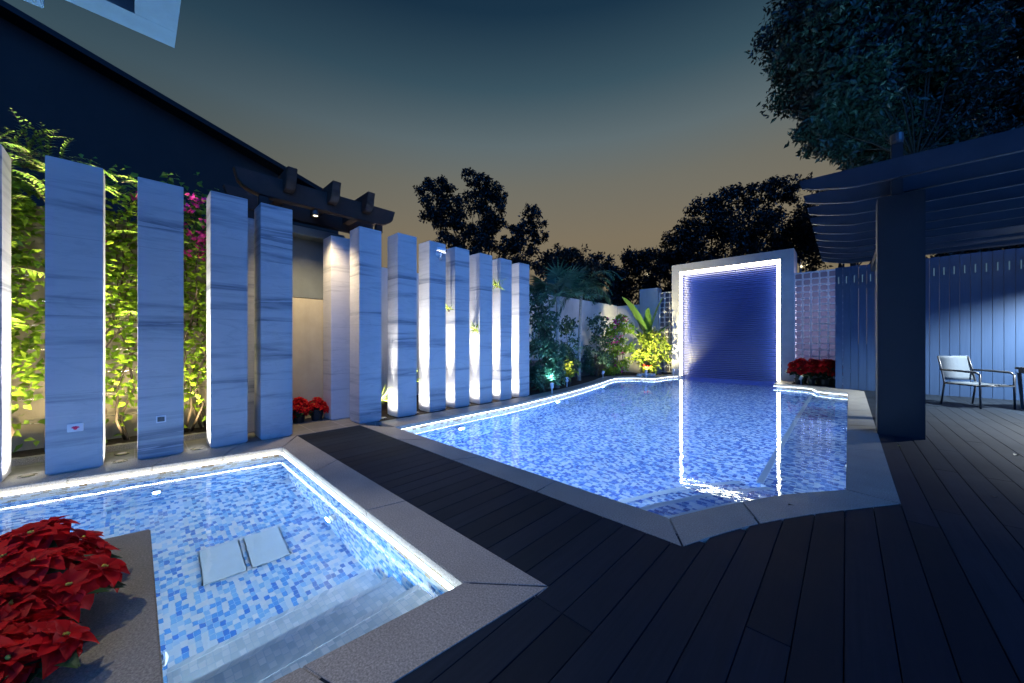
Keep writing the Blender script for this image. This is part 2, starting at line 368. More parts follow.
# ------------------------------------------------------------------ geometry utils
def catmull(pts, k=6):
    out=[]; n=len(pts)
    for i in range(n-1):
        p0,p1,p2,p3=[Vector(pts[max(0,min(n-1,j))]) for j in (i-1,i,i+1,i+2)]
        for q in range(k):
            t=q/k
            out.append(tuple(.5*((2*p1)+(-p0+p2)*t+(2*p0-5*p1+4*p2-p3)*t*t+(-p0+3*p1-3*p2+p3)*t**3)))
    out.append(tuple(pts[-1])); return out
def offset(poly, d):              # grows a simple polygon by d
    n=len(poly); A=sum(poly[i][0]*poly[(i+1)%n][1]-poly[(i+1)%n][0]*poly[i][1] for i in range(n))
    sg=1 if A>0 else -1; res=[]
    for i in range(n):
        a,b,c=[Vector(poly[j%n][:2]) for j in (i-1,i,i+1)]
        e1=(b-a).normalized(); e2=(c-b).normalized()
        n1=Vector((e1.y,-e1.x))*sg; n2=Vector((e2.y,-e2.x))*sg
        m=(n1+n2); l=m.length
        if l<1e-6: res.append(tuple(b+n1*d)); continue
        m/=l; res.append(tuple(b+m*min(d/max(.35,m.dot(n1)),3*abs(d)) if d>0 else b+m*max(d/max(.35,m.dot(n1)),-3*abs(d))))
    return res
def coping(mb, inner, outer, every, z0=-.05, z1=0.0, gap=.0009):
    i=0; n=len(inner)
    while i<n-1:
        j=min(n-1,i+every)
        if n-1-j<every*.4: j=n-1
        ip=[Vector(p) for p in inner[i:j+1]]; op=[Vector(p) for p in outer[i:j+1]]
        def cut(lst):
            l=[v.copy() for v in lst]
            l[0]+=(l[1]-l[0]).normalized()*gap; l[-1]+=(l[-2]-l[-1]).normalized()*gap; return l
        ip=cut(ip); op=cut(op)
        mb.prism([tuple(v) for v in ip]+[tuple(v) for v in reversed(op)], z0, z1); i=j
def lin(a,b,n): return [(a[0]+(b[0]-a[0])*i/n, a[1]+(b[1]-a[1])*i/n) for i in range(n+1)]

WZ=-.11            # water level
# ------------------------------------------------------------------ main pool
farI=catmull([(-4.5,2.44),(-4.55,3.8),(-4.6,5.1),(-4.9,7.4),(-5.3,9.5),(-5.55,10.5),(-5.62,11.2),(-5.25,11.72),(-4.7,11.98),(-4.6,12.8),(-4.42,13.5)],6)
farO=catmull([(-4.97,2.44),(-4.98,3.8),(-4.98,5.1),(-5.22,7.4),(-5.62,9.5),(-5.92,10.5),(-6.02,11.3),(-5.6,12.05),(-5.02,12.3),(-4.95,12.9),(-4.72,13.5)],6)
nearI=lin((-4.5,2.44),(-.85,2.41),8); nearO=lin((-4.98,2.16),(-.67,2.12),8)
curI=catmull([(-.85,2.41),(-.70,2.73),(-.55,3.02),(-.33,3.40),(0.0,3.83)],4); curO=catmull([(-.67,2.12),(-.545,2.42),(-.40,2.72),(-.14,3.15),(.29,3.76)],4)
rgtI=lin((0,3.83),(.03,11.36),10); rgtO=lin((.29,3.76),(.32,11.9),10)
endI=catmull([(.03,11.36),(-.30,11.44),(-.52,11.60),(-.62,12.05),(-.85,12.24),(-1.48,12.27)],4); endO=catmull([(.32,11.9),(.1,12.12),(-.15,12.14),(-.32,12.4),(-.6,12.55),(-1.48,12.6)],4)
mb=MB()
coping(mb,farI,farO,5); coping(mb,nearI,nearO,2); coping(mb,curI,curO,8); coping(mb,rgtI,rgtO,2); coping(mb,endI,endO,7)
mb.box(-1.48,-1.13,12.604,13.57,-.05,0)
mb.build('main_pool_coping',M['granite'],bevel=.006)['kind']='structure'
lip=nearI[:-1]+curI[:-1]+rgtI[:-1]+endI[:-1]+[(-1.48,12.27),(-1.46,14.4),(-4.44,14.4)]+farI[::-1][:-1]
basin=offset(lip,.06)
def basin_mesh(name, poly, depth, floor_m, wall_m, band_m, band=.32):
    mb=MB(); n=len(poly)
    mb.mat(0).add([(x,y,-depth) for x,y in poly],[tuple(range(n))])
    for i in range(n):
        a,b=poly[i],poly[(i+1)%n]
        mb.mat(1).add([(*a,-depth),(*b,-depth),(*b,-band),(*a,-band)],[(0,1,2,3)])
        mb.mat(2).add([(*a,-band),(*b,-band),(*b,-.045),(*a,-.045)],[(0,1,2,3)])
    o=mb.build(name,[floor_m,wall_m,band_m]); o['kind']='structure'; return o
basin_mesh('main_pool_basin',basin,1.35,M['tfloor_main'],M['twall_main'],M['tband'])
mb=MB(); wp=offset(basin,-.003); mb.add([(x,y,WZ) for x,y in wp],[tuple(range(len(wp)))]); o=mb.build('main_pool_water',M['water']); o['kind']='structure'
def ledstrip(pts, name, label, off=.012, z=-.054, group='led strips hidden under the coping', mat='led'):
    mb=MB(); P=[Vector((p[0],p[1])) for p in pts]
    vs=[]; fs=[]
    for i,p in enumerate(P):
        d=(P[min(i+1,len(P)-1)]-P[max(i-1,0)]).normalized(); nrm=Vector((d.y,-d.x))*off
        for q,zz in ((-1,z),(1,z),(1,z-.005),(-1,z-.005)):
            v=p+nrm*q; vs.append((v.x,v.y,zz))
    for i in range(len(P)-1):
        for j in range(4): fs.append((i*4+j,i*4+(j+1)%4,(i+1)*4+(j+1)%4,(i+1)*4+j))
    fs+= [(0,1,2,3),tuple((len(P)-1)*4+j for j in (3,2,1,0))]
    mb.add(vs,fs); return tag(mb.build(name,M[mat]),label,'led strip',group)
def inset(pts, d):     # push a polyline sideways
    P=[Vector((p[0],p[1])) for p in pts]; r=[]
    for i,p in enumerate(P):
        t_=(P[min(i+1,len(P)-1)]-P[max(i-1,0)]).normalized(); r.append(tuple(p+Vector((t_.y,-t_.x))*d))
    return r
ledstrip(inset(farI,-.018),'led_strip','glowing white strip under the long wavy coping beside the marble pillars')
ledstrip(inset(endI,-.018),'led_strip','short glowing strip under the stepped coping before the red flower bed')
ledstrip(inset(lin((-4.3,2.44),(-.9,2.41),6),.016),'led_strip','glowing strip under the near coping beside the dark deck strip',group='led strips hidden under the near coping',mat='led_soft')
ledstrip(inset(curI,.018),'led_strip','glowing strip under the curved near corner coping',group='led strips hidden under the near coping',mat='led_soft')
ledstrip(inset(rgtI,.018),'led_strip','glowing strip under the straight right coping by the patio',group='led strips hidden under the near coping',mat='led_soft')
# bench ledge along the right side, with a white nosing, and steps in the near corner
mb=MB(); bx=-.65
mb.mat(0).prism([(-.02,3.9),(.02,3.9),(.06,11.3),(-.46,11.57),(bx,11.6),(bx,4.3)],-1.345,-.55)
mb.mat(1).box(bx-.012,bx+.05,4.3,11.6,-.56,-.542)
o=mb.build('pool_bench',[M['tfloor_main'],M['white']]); tag(o,'underwater tiled ledge along the right side of the main pool','ledge')
mb=MB()
base=curI
for k,(d,z) in enumerate(((.36,-.36),(.70,-.55),(1.04,-.76))):
    # treads run parallel to the curved near corner
    outr=[(p[0]-.80*d,p[1]+.60*d) for p in base]
    ent=[(p[0]-.80*(d-.36),p[1]+.60*(d-.36)) for p in base]
    ent[0]=(ent[0][0],max(2.43,ent[0][1]))
    ent=[(min(x,.03),y) for x,y in ent]
    mb.mat(0).prism(ent+outr[::-1],-1.345,z)
    ed=[(p[0]+.05,p[1]-.036) for p in outr]
    mb.mat(1).prism(ed+outr[::-1],z-.01,z+.004)
o=mb.build('pool_steps',[M['tfloor_main'],M['white']]); tag(o,'underwater steps following the curved near corner of the main pool','steps')

# ------------------------------------------------------------------ spa pool (left, in front)
spI=[(-5.10,-1.9),(-4.92,-.74),(-4.53,1.12),(-1.34,1.08),(-1.45,.07),(-3.14,.07),(-3.5,-1.9)][::-1]
mb=MB()
coping(mb,lin((-5.10,-1.9),(-4.53,1.12),6),lin((-5.45,-1.9),(-4.97,1.38),6),1)
coping(mb,lin((-4.53,1.12),(-1.34,1.08),6),lin((-4.97,1.385),(-1.021,1.343),6),2)
coping(mb,lin((-1.34,1.08),(-1.45,.07),3),lin((-1.02,1.342),(-1.18,.07),3),2)
mb.build('spa_coping',M['granite'],bevel=.005)['kind']='structure'
mb=MB(); mb.prism([(-1.18,.067),(-1.452,.067),(-3.14,.067),(-3.5,-1.9),(-1.3,-1.9)],-.05,0)
mb.build('granite_ledge',M['granite_dark'],bevel=.005)['kind']='structure'
sb=offset(spI,.065)
basin_mesh('spa_basin',sb,.92,M['tfloor'],M['twall'],M['tband'],.27)
mb=MB(); wp=offset(sb,-.003); mb.add([(x,y,WZ) for x,y in wp],[tuple(range(len(wp)))]); mb.build('spa_water',M['water_spa'])['kind']='structure'
ledstrip(inset(lin((-5.10,-1.9),(-4.53,1.10),6),.016),'led_strip','glowing strip under the spa coping along the pillar side',mat='led_warm')
ledstrip(inset(lin((-4.50,1.12),(-1.37,1.08),6),.016),'led_strip','glowing strip under the spa coping beside the dark deck')
mb=MB()
for k,(x0,x1,z) in enumerate(((-1.72,-1.36,-.32),(-2.02,-1.72,-.50),(-2.32,-2.02,-.68))):
    mb.mat(0).box(x0-.04,x1,.105,1.105,-.915,z)
    mb.mat(1).box(x0-.052,x0-.02,.105,1.105,z-.012,z+.003)
tag(mb.build('spa_steps',[M['tstep'],M['tstepw']]),'three pale tiled underwater steps in the spa by the near coping','steps')
d=empty('drain_cover',(-3.36,.58,-.92),math.radians(-3),'white two piece drain cover on the blue spa floor','drain cover')
for k in (-1,1):
    mb=MB(); mb.box(-.235,.235,.012 if k>0 else -.26,.26 if k>0 else -.012,0.001,.016); mb.build('cover_plate',M['cover'],d,bevel=.018)

ledstrip(inset(lin((-1.36,1.06),(-1.44,.12),4),-.016),'led_strip','glowing strip under the near spa coping above the steps',group='led strips hidden under the near coping',mat='led_soft')
# ------------------------------------------------------------------ underwater lamps
def pool_light(loc, nrm, power, label, r=.08, col=(.43,.68,1.0)):
    e=empty('pool_light',loc,0,label,'pool lamp','underwater lamps in the pool walls')
    n=Vector(nrm).normalized(); q=n.to_track_quat('Z','Y'); e.rotation_mode='QUATERNION'; e.rotation_quaternion=q
    MB().lathe([(r*.9,0),(r,.004),(r,.02),(r*.8,.028)],seg=20).build('trim_ring',M['steel'],e)
    MB().lathe([(r*.74,.026),(r*.7,.034),(r*.3,.04)],seg=20).build('lens',M['lens'],e)
    l=lamp('AREA','pool_lamp',(0,0,.06),power,col,e,shape='DISK',size=r*1.3); l.rotation_euler=(PI,0,0)
    if power>90:
        dn=q.inverted()@Vector((n.x,n.y,-.62)); l2=lamp('SPOT','pool_beam',(0,0,.07),power*3.2,(.72,.86,1.0),e,spot_size=math.radians(64),spot_blend=1,shadow_soft_size=.04); l2.rotation_mode='QUATERNION'; l2.rotation_quaternion=dn.to_track_quat('-Z','Y')
    return e
PW=190; SPC=(.70,.86,1.0)
pool_light((-4.55,3.6,-.55),(1,0,-.1),PW,'underwater lamp in the pool wall below the last narrow pillars')
pool_light((-4.83,6.6,-.55),(1,-.15,-.1),PW,'underwater lamp in the wavy pool wall below the fan palm')
pool_light((-5.40,9.7,-.55),(1,-.2,-.1),PW,'underwater lamp in the wavy pool wall near the banana plant')
pool_light((-3.3,2.41,-.55),(0,1,-.1),PW,'underwater lamp in the near pool wall by the dark deck')
pool_light((-2.0,2.37,-.6),(0,1,-.1),PW*.8,'underwater lamp in the near pool wall beside the corner steps')
pool_light((-.652,6.9,-.95),(-1,0,0),PW*.6,'underwater lamp in the ledge of the main pool nearest the column')
pool_light((-.652,10.0,-.95),(-1,0,0),PW*.6,'underwater lamp in the ledge of the main pool towards the fence')
pool_light((.04,7.4,-.30),(-1,0,.0),26,'small underwater lamp in the right pool wall above the ledge',.05)
pool_light((.035,5.2,-.30),(-1,0,.0),22,'small underwater lamp in the right pool wall near the corner',.05)
pool_light((.055,10.2,-.30),(-1,0,.0),26,'small underwater lamp in the right pool wall towards the flower bed',.05)
pool_light((-3.0,14.38,-.6),(0,-1,0),PW*.9,'underwater lamp at the foot of the waterfall wall')
pool_light((-3.05,1.125,-.5),(0,-1,-.15),84,'underwater lamp in the spa wall beside the dark deck',.05,SPC)
pool_light((-4.80,.15,-.6),(1,-.2,-.1),86,'underwater lamp in the spa wall below the marble pillars',.035,SPC)
pool_light((-1.45,.55,-.22),(-1,0,-.25),20,'underwater lamp at the top spa step',.03,SPC)
pool_light((-2.3,.065,-.5),(0,1,-.1),74,'underwater lamp below the granite ledge in the spa',.05,SPC)

# ------------------------------------------------------------------ deck
mb=MB(); PIT=.146
k0=int(-5.2/PIT)-1
for k in range(k0, int(8/PIT)):
    x0=k*PIT-.006+.0018; x1=(k+1)*PIT-.006-.0018; xm=(x0+x1)/2
    if xm<-4.98: continue
    iv=[]
    if xm<-.72: iv=[(1.25,2.25)] + ([(-6,1.25)] if xm>-1.26 else [])
    elif xm<.2:
        yc=np.interp(xm,[-.67,-.4,-.14,.29],[2.12,2.72,3.15,3.76])+.12; iv=[(-6,float(yc))]
    elif xm<.32: iv=[(-6,12.2)]
    else: iv=[(-6,12.25)]
    for a,b in iv:
        cuts=[a]; y=a+random.uniform(1.2,3.4)
        if b-a>3:
            while y<b-1: cuts.append(y); y+=random.choice((2.2,2.9,3.6))
        cuts.append(b)
        for c0,c1 in zip(cuts,cuts[1:]):
            mb.box(x0,x1,c0+.0012,c1-.0012,-.035,-.004+random.uniform(-.0008,.0008))
mb.build('deck',M['deck'],bevel=.0012)['kind']='structure'
mb=MB(); mb.box(-1.24,8,-6,1.32,-.09,-.045).box(-1.0,8,1.32,2.0,-.09,-.045).box(-5.0,-1.0,1.33,2.2,-.09,-.045).box(.25,8,2.0,12.3,-.09,-.045)
mb.prism([(-.66,1.99)]+[(p[0],p[1]+.03) for p in curO]+[(.36,1.99)],-.088,-.046)
mb.build('deck_base',M['gap'])['kind']='structure'

# ------------------------------------------------------------------ ground, paving, beds
mb=MB()
def quad(x0,x1,y0,y1,z): mb.add([(x0,y0,z),(x1,y0,z),(x1,y1,z),(x0,y1,z)],[(0,1,2,3)])
quad(-600,-6.3,-600,600,-.10); quad(8,600,-600,600,-.10); quad(-6.3,8,-600,-6,-.10); quad(-6.3,8,14.55,600,-.10); quad(-1.1,8,12.2,14.55,-.10); quad(-6.3,-4.85,12.5,14.55,-.10); quad(-1.4,-1.1,12.65,14.55,-.1); quad(-6.3,-5.1,-6,-1.9,-.1); quad(-5.1,-1.0,-6,-1.95,-.1)
mb.build('ground',M['ground'])['kind']='structure'
mb=MB(); mb.prism([(-5.70,-6),(-5.44,-1.9),(-5.0,1.25),(-4.99,1.37),(-4.99,2.46),(-5.70,2.46)],-.08,-.006); mb.prism([(-6.12,1.30),(-5.703,1.30),(-5.703,2.25),(-6.12,2.25)],-.08,-.006)
mb.build('stone_path',M['paving'])['kind']='structure'
mb=MB(); bed=[(-6.98,2.46),(-4.99,2.46)]+[(p[0]+.002,p[1]) for p in farO if p[1]>2.5 and p[1]<12.06 and p[0]<-4.9]+[(-5.05,12.32),(-4.98,12.95),(-4.75,13.5),(-6.98,13.5)]
mb.prism(bed,-.09,-.012); mb.prism([(-6.3,-6),(-5.703,-6),(-5.703,1.29),(-6.3,1.29)],-.09,.02); mb.prism([(-1.128,12.605),(-.62,12.57),(-.33,12.42),(-.16,12.2),(-.16,13.5),(-1.128,13.5)],-.09,-.01)
mb.build('soil_bed',M['soil'])['kind']='structure'
tag(MB().box(-5.76,-5.69,-6,1.28,-.05,.055).build('bed_kerb',M['granite'],bevel=.006),'low stone kerb edging the soil bed behind the pillars','kerb')

# ------------------------------------------------------------------ marble pillars
PY=[-1.075,-.53,.02,.565,1.02,2.185,2.78,3.35,3.88,4.46,5.01,5.57]
PL=['leftmost marble pillar, cut off by the left edge of the photo with a lit side',
 'marble pillar carrying the small white plate with the red emblem','marble pillar carrying the small dark switch panel',
 'marble pillar with lit left edge between the switch panel pillar and the timber beam','marble pillar standing left of the alcove under the curved timber beam',
 'marble pillar standing right of the alcove, where the dark deck ends','first of the marble pillars beside the main pool, next to the alcove pillar',
 'marble pillar with the white security camera near its top','marble pillar right after the security camera pillar, shaded at its upper side',
 'marble pillar with a green tuft hanging low on its dark side','marble pillar with a grassy tuft near its top','last marble pillar, nearest to the palms']
mb=MB(); mb.box(-.33,0,0,.33,.018,2.86); mb.box(-.315,-.015,.015,.315,0,.0175)
pil0=None
for i,(y,l) in enumerate(zip(PY,PL)):
    if pil0 is None: pil0=mb.build('marble_pillar',M['marble'],bevel=.004); o=pil0
    else: o=pil0.copy(); COL.objects.link(o)
    o.location=(-5.03,y,-.006); o.scale=(1,1,.972 if i<3 else .985 if i<6 else 1); tag(o,l,'pillar','marble pillars beside the pools')
for y,l in ((.955,'set back marble pillar left of the alcove, half hidden behind the front pillars'),(2.0,'set back marble pillar right of the alcove beside the red flowers')):
    o=pil0.copy(); COL.objects.link(o); o.location=(-5.57,y,-.006); o.scale=(1,1,.965); tag(o,l,'pillar','set back pillars of the alcove')
# plate, switch panel, camera on the pillars
def onfront(px,py):                 # pixel on the pillars' front plane
    d=(FW[0]+RT[0]*(px-512)/FPX); t_=-5.03/d; return at(px,py,t_)
p=onfront(75.5,427.5); e=empty('emblem_plate',(-5.029,p.y,p.z),0,'white plate with a red crab like emblem on a marble pillar','plate')
MB().box(0,.012,-.047,.047,-.036,.036).build('plate',M['sign_white'],e,bevel=.003)
mb=MB()
for a in range(7):
    t_=math.radians(20+a*23.3); mb.tube([(.014,0,-.004),(.014,.026*math.cos(t_),-.004+.020*math.sin(t_))],[.006,.0025],6)
mb.tube([(.010,0,-.006),(.0165,0,-.006)],.012,12); mb.build('emblem',M['sign_red'],e)
p=onfront(161,419); e=empty('switch_panel',(-5.029,p.y,p.z),0,'small framed dark control panel on a marble pillar','switch panel')
mb=MB(); mb.box(0,.014,-.036,.036,.024,.034).box(0,.014,-.036,.036,-.034,-.024).box(0,.014,-.036,-.026,-.024,.024).box(0,.014,.026,.036,-.024,.024); mb.build('frame',M['sign_white'],e)
MB().box(0,.008,-.026,.026,-.024,.024).build('screen',M['panel_dark'],e)
p=onfront(438,254); e=empty('security_camera',(-5.03,p.y,p.z),0,'white security camera fixed near the top of a marble pillar','security camera')
MB().lathe([(.05,0),(.055,.01),(.03,.035)],seg=16).build('mount',M['white'],e).rotation_euler=(0,PI/2,0)
MB().tube([(.02,0,-.02),(.06,0,-.10),(.08,0,-.03),(.09,0,.03)],.018,8).build('arm',M['white'],e,smooth=True)
MB().tube([(.05,-.05,.06),(.09,0,.05),(.15,.055,.03)],[.036,.04,.036],14).build('body',M['white'],e)
MB().tube([(.148,.053,.031),(.158,.063,.028)],.028,12).build('lens',M['panel_dark'],e)

# ------------------------------------------------------------------ uplights between the pillars
def uplight(loc, label, power, col, target, angle=130, blend=.8, size=.05, lens='lens', beam=3.0):
    e=empty('uplight',loc,0,label,'ground lamp','ground lamps behind the pillars')
    MB().lathe([(.05,0),(.055,.012),(.04,.016)],seg=16).build('rim',M['steel'],e)
    MB().lathe([(.038,.014),(.02,.02)],seg=16).build('lens',M['frosted'],e)
    l=lamp('SPOT','uplight_lamp',(0,0,.05),power,col,e,spot_size=math.radians(angle),spot_blend=blend,shadow_soft_size=size)
    l.rotation_euler=(Vector(target)-Vector(loc)).to_track_quat('-Z','Y').to_euler()
    l2=lamp('SPOT','uplight_beam',(0,0,.05),power*beam*3.1,col,e,spot_size=math.radians(30),spot_blend=1,shadow_soft_size=size); l2.rotation_euler=l.rotation_euler; return e
WHT=(1.0,.92,.82)
for i,pw in ((6,40),(7,55),(8,45),(9,40),(10,48),(11,55)):
    y=PY[i]-.17
    uplight((-5.17,y,-.006),'ground lamp lighting the side of the '+['','','','','','','first pool pillar after the alcove','security camera pillar','pillar after the security camera','pillar with the low green tuft','pillar with the high grassy tuft','last pillar near the palms'][i],pw,WHT,(-5.19,y+.05,3),165,1.0,beam=16)
uplight((-5.15,PY[0]+.33+.11,-.006),'ground lamp beside the leftmost cut off pillar',80,WHT,(-5.2,PY[0]+.38,3),165,1.0,beam=16)
uplight((-5.12,PY[1]+.33+.10,-.006),'ground lamp between the emblem and switch panel pillars',80,WHT,(-5.15,PY[1]+.36,3),165,1.0,beam=22)
uplight((-5.12,PY[3]-.10,-.006),'ground lamp right of the switch panel pillar',80,WHT,(-5.15,PY[3]-.03,3),165,1.0,beam=22)
YEL=(1.0,.80,.42)
for y,l,pw in ((-.80,'warm lamp in the soil behind the leftmost gap',42),(-.12,'warm lamp in the soil behind the emblem pillar',60),(.50,'warm lamp in the soil behind the switch panel pillar',48)):
    uplight((-5.84,y,.02),l,pw,YEL,(-6.05,y,1.8),150,.9,lens='lens_warm',beam=4.5)
for y,l in ((-.86,'narrow warm lamp added behind the leftmost pillar to light the upper fronds'),(-.09,'narrow warm lamp added behind the emblem pillar to light the upper fronds')):  # extra ground lamps, added to brighten the upper fronds
    uplight((-5.46,y,-.006),l,18,YEL,(-5.72,y,2.9),100,1.0,beam=60)

# ------------------------------------------------------------------ garden walls, alcove, house
e=empty('garden_wall',(-6.3,-1.5,0),0,'beige garden wall with climbing wires behind the left pillars','wall')
MB().box(-.2,0,-4.5,2.80,-.1,2.62).build('wall_panel',M['plaster'],e,bevel=.01)
for k in range(9):
    MB().tube([(.05,-4.4,.3+k*.26),(.05,2.75,.3+k*.26)],.004,6).build('wire',M['steel'],e)
e=empty('alcove',(-6.1,1.7,0),0,'tall beige niche behind the marble pillars under the timber beam','alcove')
MB().box(-.15,0,-.52,.60,-.05,1.84).build('back_wall',M['alcove'],e,bevel=.008); MB().box(-.15,-.03,-.52,.60,1.85,2.76).build('upper_panel',M['upper_panel'],e,bevel=.005)
MB().box(.003,.2,.50,.60,-.05,2.76).build('side_wall',M['alcove'],e,bevel=.008); MB().box(.003,.2,-.52,-.42,-.05,2.76).build('side_wall',M['alcove'],e,bevel=.008)
MB().box(-.15,.22,-.54,.62,2.763,2.88).build('lintel',M['upper_panel'],e,bevel=.008)
tag(MB().box(-7.25,-7.0,2.6,13.9,-.1,2.72).build('garden_wall',M['white_plaster'],bevel=.01),'long white garden wall behind the palms','wall')
tag(MB().box(-6.95,-6.72,6.2,13.4,-.05,.62).build('planter_wall',M['metal'],bevel=.01),'low dark planter wall in front of the white garden wall','wall')
e=empty('house',(-9,0,0),0,'dark neighbouring house with sloping roof edge behind the garden wall','house')
def rz(y): return 5.52-.315*(y-.19)
MB().extrude([(-8,-.1),(3.4,-.1),(3.4,rz(3.4)-.09),(-8,rz(-8)-.09)],'x',-6,0).build('wall',M['house'],e)
MB().extrude([(-8.4,rz(-8.4)-.09),(3.8,rz(3.8)-.09),(3.8,rz(3.8)),(-8.4,rz(-8.4))],'x',-6.3,.35).build('roof',M['rooftile'],e)
# overhanging balcony above the spa
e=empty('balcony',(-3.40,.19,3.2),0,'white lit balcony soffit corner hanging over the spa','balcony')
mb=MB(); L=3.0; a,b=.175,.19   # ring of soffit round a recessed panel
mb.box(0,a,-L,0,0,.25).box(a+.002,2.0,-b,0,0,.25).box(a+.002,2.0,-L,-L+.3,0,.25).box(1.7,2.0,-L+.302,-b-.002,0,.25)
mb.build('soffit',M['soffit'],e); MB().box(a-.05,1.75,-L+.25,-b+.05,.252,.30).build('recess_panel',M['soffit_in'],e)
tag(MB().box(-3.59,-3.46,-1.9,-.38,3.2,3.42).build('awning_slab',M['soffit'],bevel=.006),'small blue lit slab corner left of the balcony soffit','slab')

# curved timber beams over the alcove
e=empty('timber_pergola',(-5.3,.8,2.98),0,'dark timber pergola with curved beam ends above the alcove','pergola')
def beam_prof(L,h,c=.30):  # side profile, curved cut ends
    pts=[(0,h)]
    for k in range(9): a_=PI/2*k/8; pts.append((.03+c*(1-math.cos(a_)),h-.10-(h-.10)*math.sin(a_)))
    pts+= [(L-p[0],p[1]) for p in reversed(pts)]
    return pts
MB().extrude(beam_prof(2.05,.26),'x',-.06,.06).build('main_beam',M['wood'],e,bevel=.006)
MB().extrude(beam_prof(2.05,.26),'x',-.76,-.64).build('main_beam',M['wood'],e,bevel=.006)
for y in (.55,1.08,1.56):
    MB().extrude([(u-1.0,v+.10) for u,v in beam_prof(1.28,.26,.14)],'y',y-.055,y+.055).build('cross_beam',M['wood'],e,bevel=.006)
for y in (.30,1.80):
    MB().box(-.74,-.66,y-.05,y+.05,-2.98,0).build('post',M['wood'],e,bevel=.006)
    MB().box(-.04,.04,y-.05,y+.05,-.12,0).build('corbel',M['wood'],e,bevel=.006)
e=empty('beam_lamp',(-5.30,1.70,2.90),0,'small bright lamp under the timber beam above the alcove','lamp')
MB().lathe([(.035,0),(.04,.03),(.03,.07)],seg=14).build('housing',M['metal'],e)
MB().lathe([(.03,-.006),(.015,-.012)],seg=14).build('lens',M['lens_warm'],e)
l=lamp('SPOT','beam_lamp_light',(0,0,-.03),200,(1,.74,.40),e,spot_size=math.radians(110),spot_blend=.9,shadow_soft_size=.05); l.rotation_euler=(0,math.radians(-14),0); l.rotation_euler=(Vector((-5.82,1.95,.3))-Vector((-5.30,1.70,2.87))).to_track_quat('-Z','Y').to_euler()

# ------------------------------------------------------------------ waterfall wall
e=empty('waterfall_wall',(-4.69,13.6,0),0,'tall stone waterfall wall with glowing frame at the pool end','waterfall wall')
Wd=3.55; H=4.01; fl=.27; ft=.28
def blocks(mb, x0,x1,z0,z1,n,vert=True):
    for k in range(n):
        if vert: a=z0+(z1-z0)*k/n; b=z0+(z1-z0)*(k+1)/n; mb.box(x0,x1,0,.95,a+.001,b-.001)
        else: a=x0+(x1-x0)*k/n; b=x0+(x1-x0)*(k+1)/n; mb.box(a+.001,b-.001,0,.95,z0,z1)
mb=MB(); blocks(mb,0,fl,-1.4,H-ft,5); mb.build('left_jamb',M['stone'],e,bevel=.004)
mb=MB(); blocks(mb,Wd-fl-.06,Wd,-1.4,H-ft,5); mb.build('right_jamb',M['stone'],e,bevel=.004)
mb=MB(); blocks(mb,0,Wd,H-ft+.001,H,5,False); mb.build('head',M['stone'],e,bevel=.004)
mb=MB(); x0,x1=fl+.002,Wd-fl-.062
rows=62; zz=-.25
for k in range(rows):
    h_=(H-ft+.25)/rows; z0=-.25+k*h_; dy=.02+.026*random.random()
    xs=[x0]+sorted(random.uniform(x0+.3,x1-.3) for _ in range(3))+[x1]
    for a,b in zip(xs,xs[1:]):
        d2=random.uniform(0,.022)
        mb.add([(a,.41,z0),(b,.41,z0),(b,.36-dy-d2,z0+h_*.35),(a,.36-dy-d2,z0+h_*.35),(b,.36-dy-d2,z0+h_*.8),(a,.36-dy-d2,z0+h_*.8),(b,.41,z0+h_),(a,.41,z0+h_)],[(0,1,2,3),(3,2,4,5),(5,4,6,7)])
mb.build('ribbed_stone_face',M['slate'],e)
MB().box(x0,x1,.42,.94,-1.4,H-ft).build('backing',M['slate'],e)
s_=.085
mb=MB(); mb.box(fl+.003,fl+s_,.02,.05,-.02,H-ft-.002); mb.build('led_tube',M['led_frame'],e)
mb=MB(); mb.box(Wd-fl-.06-s_,Wd-fl-.063,.02,.05,-.02,H-ft-.002); mb.build('led_tube',M['led_frame'],e)
mb=MB(); mb.box(fl+s_+.002,Wd-fl-.06-s_-.002,.02,.05,H-ft-s_,H-ft-.002); mb.build('led_tube',M['led_frame'],e)
# glass block walls
def glass_wall(x0,y,nc,nr,label,z0=0):
    e=empty('glass_block_wall',(x0,y,z0),0,label,'glass wall','glass block walls beside the waterfall')
    mb=MB()
    for i in range(nc):
        for j in range(nr): mb.box(i*.19+.020,i*.19+.170,-.0,.08,j*.19+.020,j*.19+.170)
    mb.build('glass_block',M['glassblock'],e,bevel=.02)['kind']='stuff'
    mb=MB()
    for i in range(nc+1): mb.box(i*.19-.0195,i*.19+.0195,-.012,.07,0,nr*.19)
    for j in range(nr+1): mb.box(-.006,nc*.19+.006,-.014,.068,j*.19-.0190,j*.19+.0190)
    mb.build('mortar_grid',M['mortar'],e); return e
glass_wall(-1.13,13.62,6,17,'lavender glass block wall behind the red flower bed')
glass_wall(-5.28,14.0,3,16,'bluish glass block wall left of the waterfall wall',.05)
tag(MB().box(-6.05,-5.32,13.92,14.3,-.1,3.30).build('wall_pier',M['white_plaster'],bevel=.01),'white masonry pier behind the banana plant','pier')
tag(MB().box(-7.25,-6.08,13.95,14.2,-.1,2.7).build('garden_wall',M['white_plaster'],bevel=.01),'short white wall closing the far left garden corner','wall')
l=lamp('AREA','glass_wall_backlight',(-.6,14.3,1.6),80,(.85,.78,1.0),None,size=1.2); l.rotation_euler=(PI/2,0,PI); l.data.shape='RECTANGLE'; l.data.size_y=2.6; l.rotation_euler=(-PI/2,0,0)

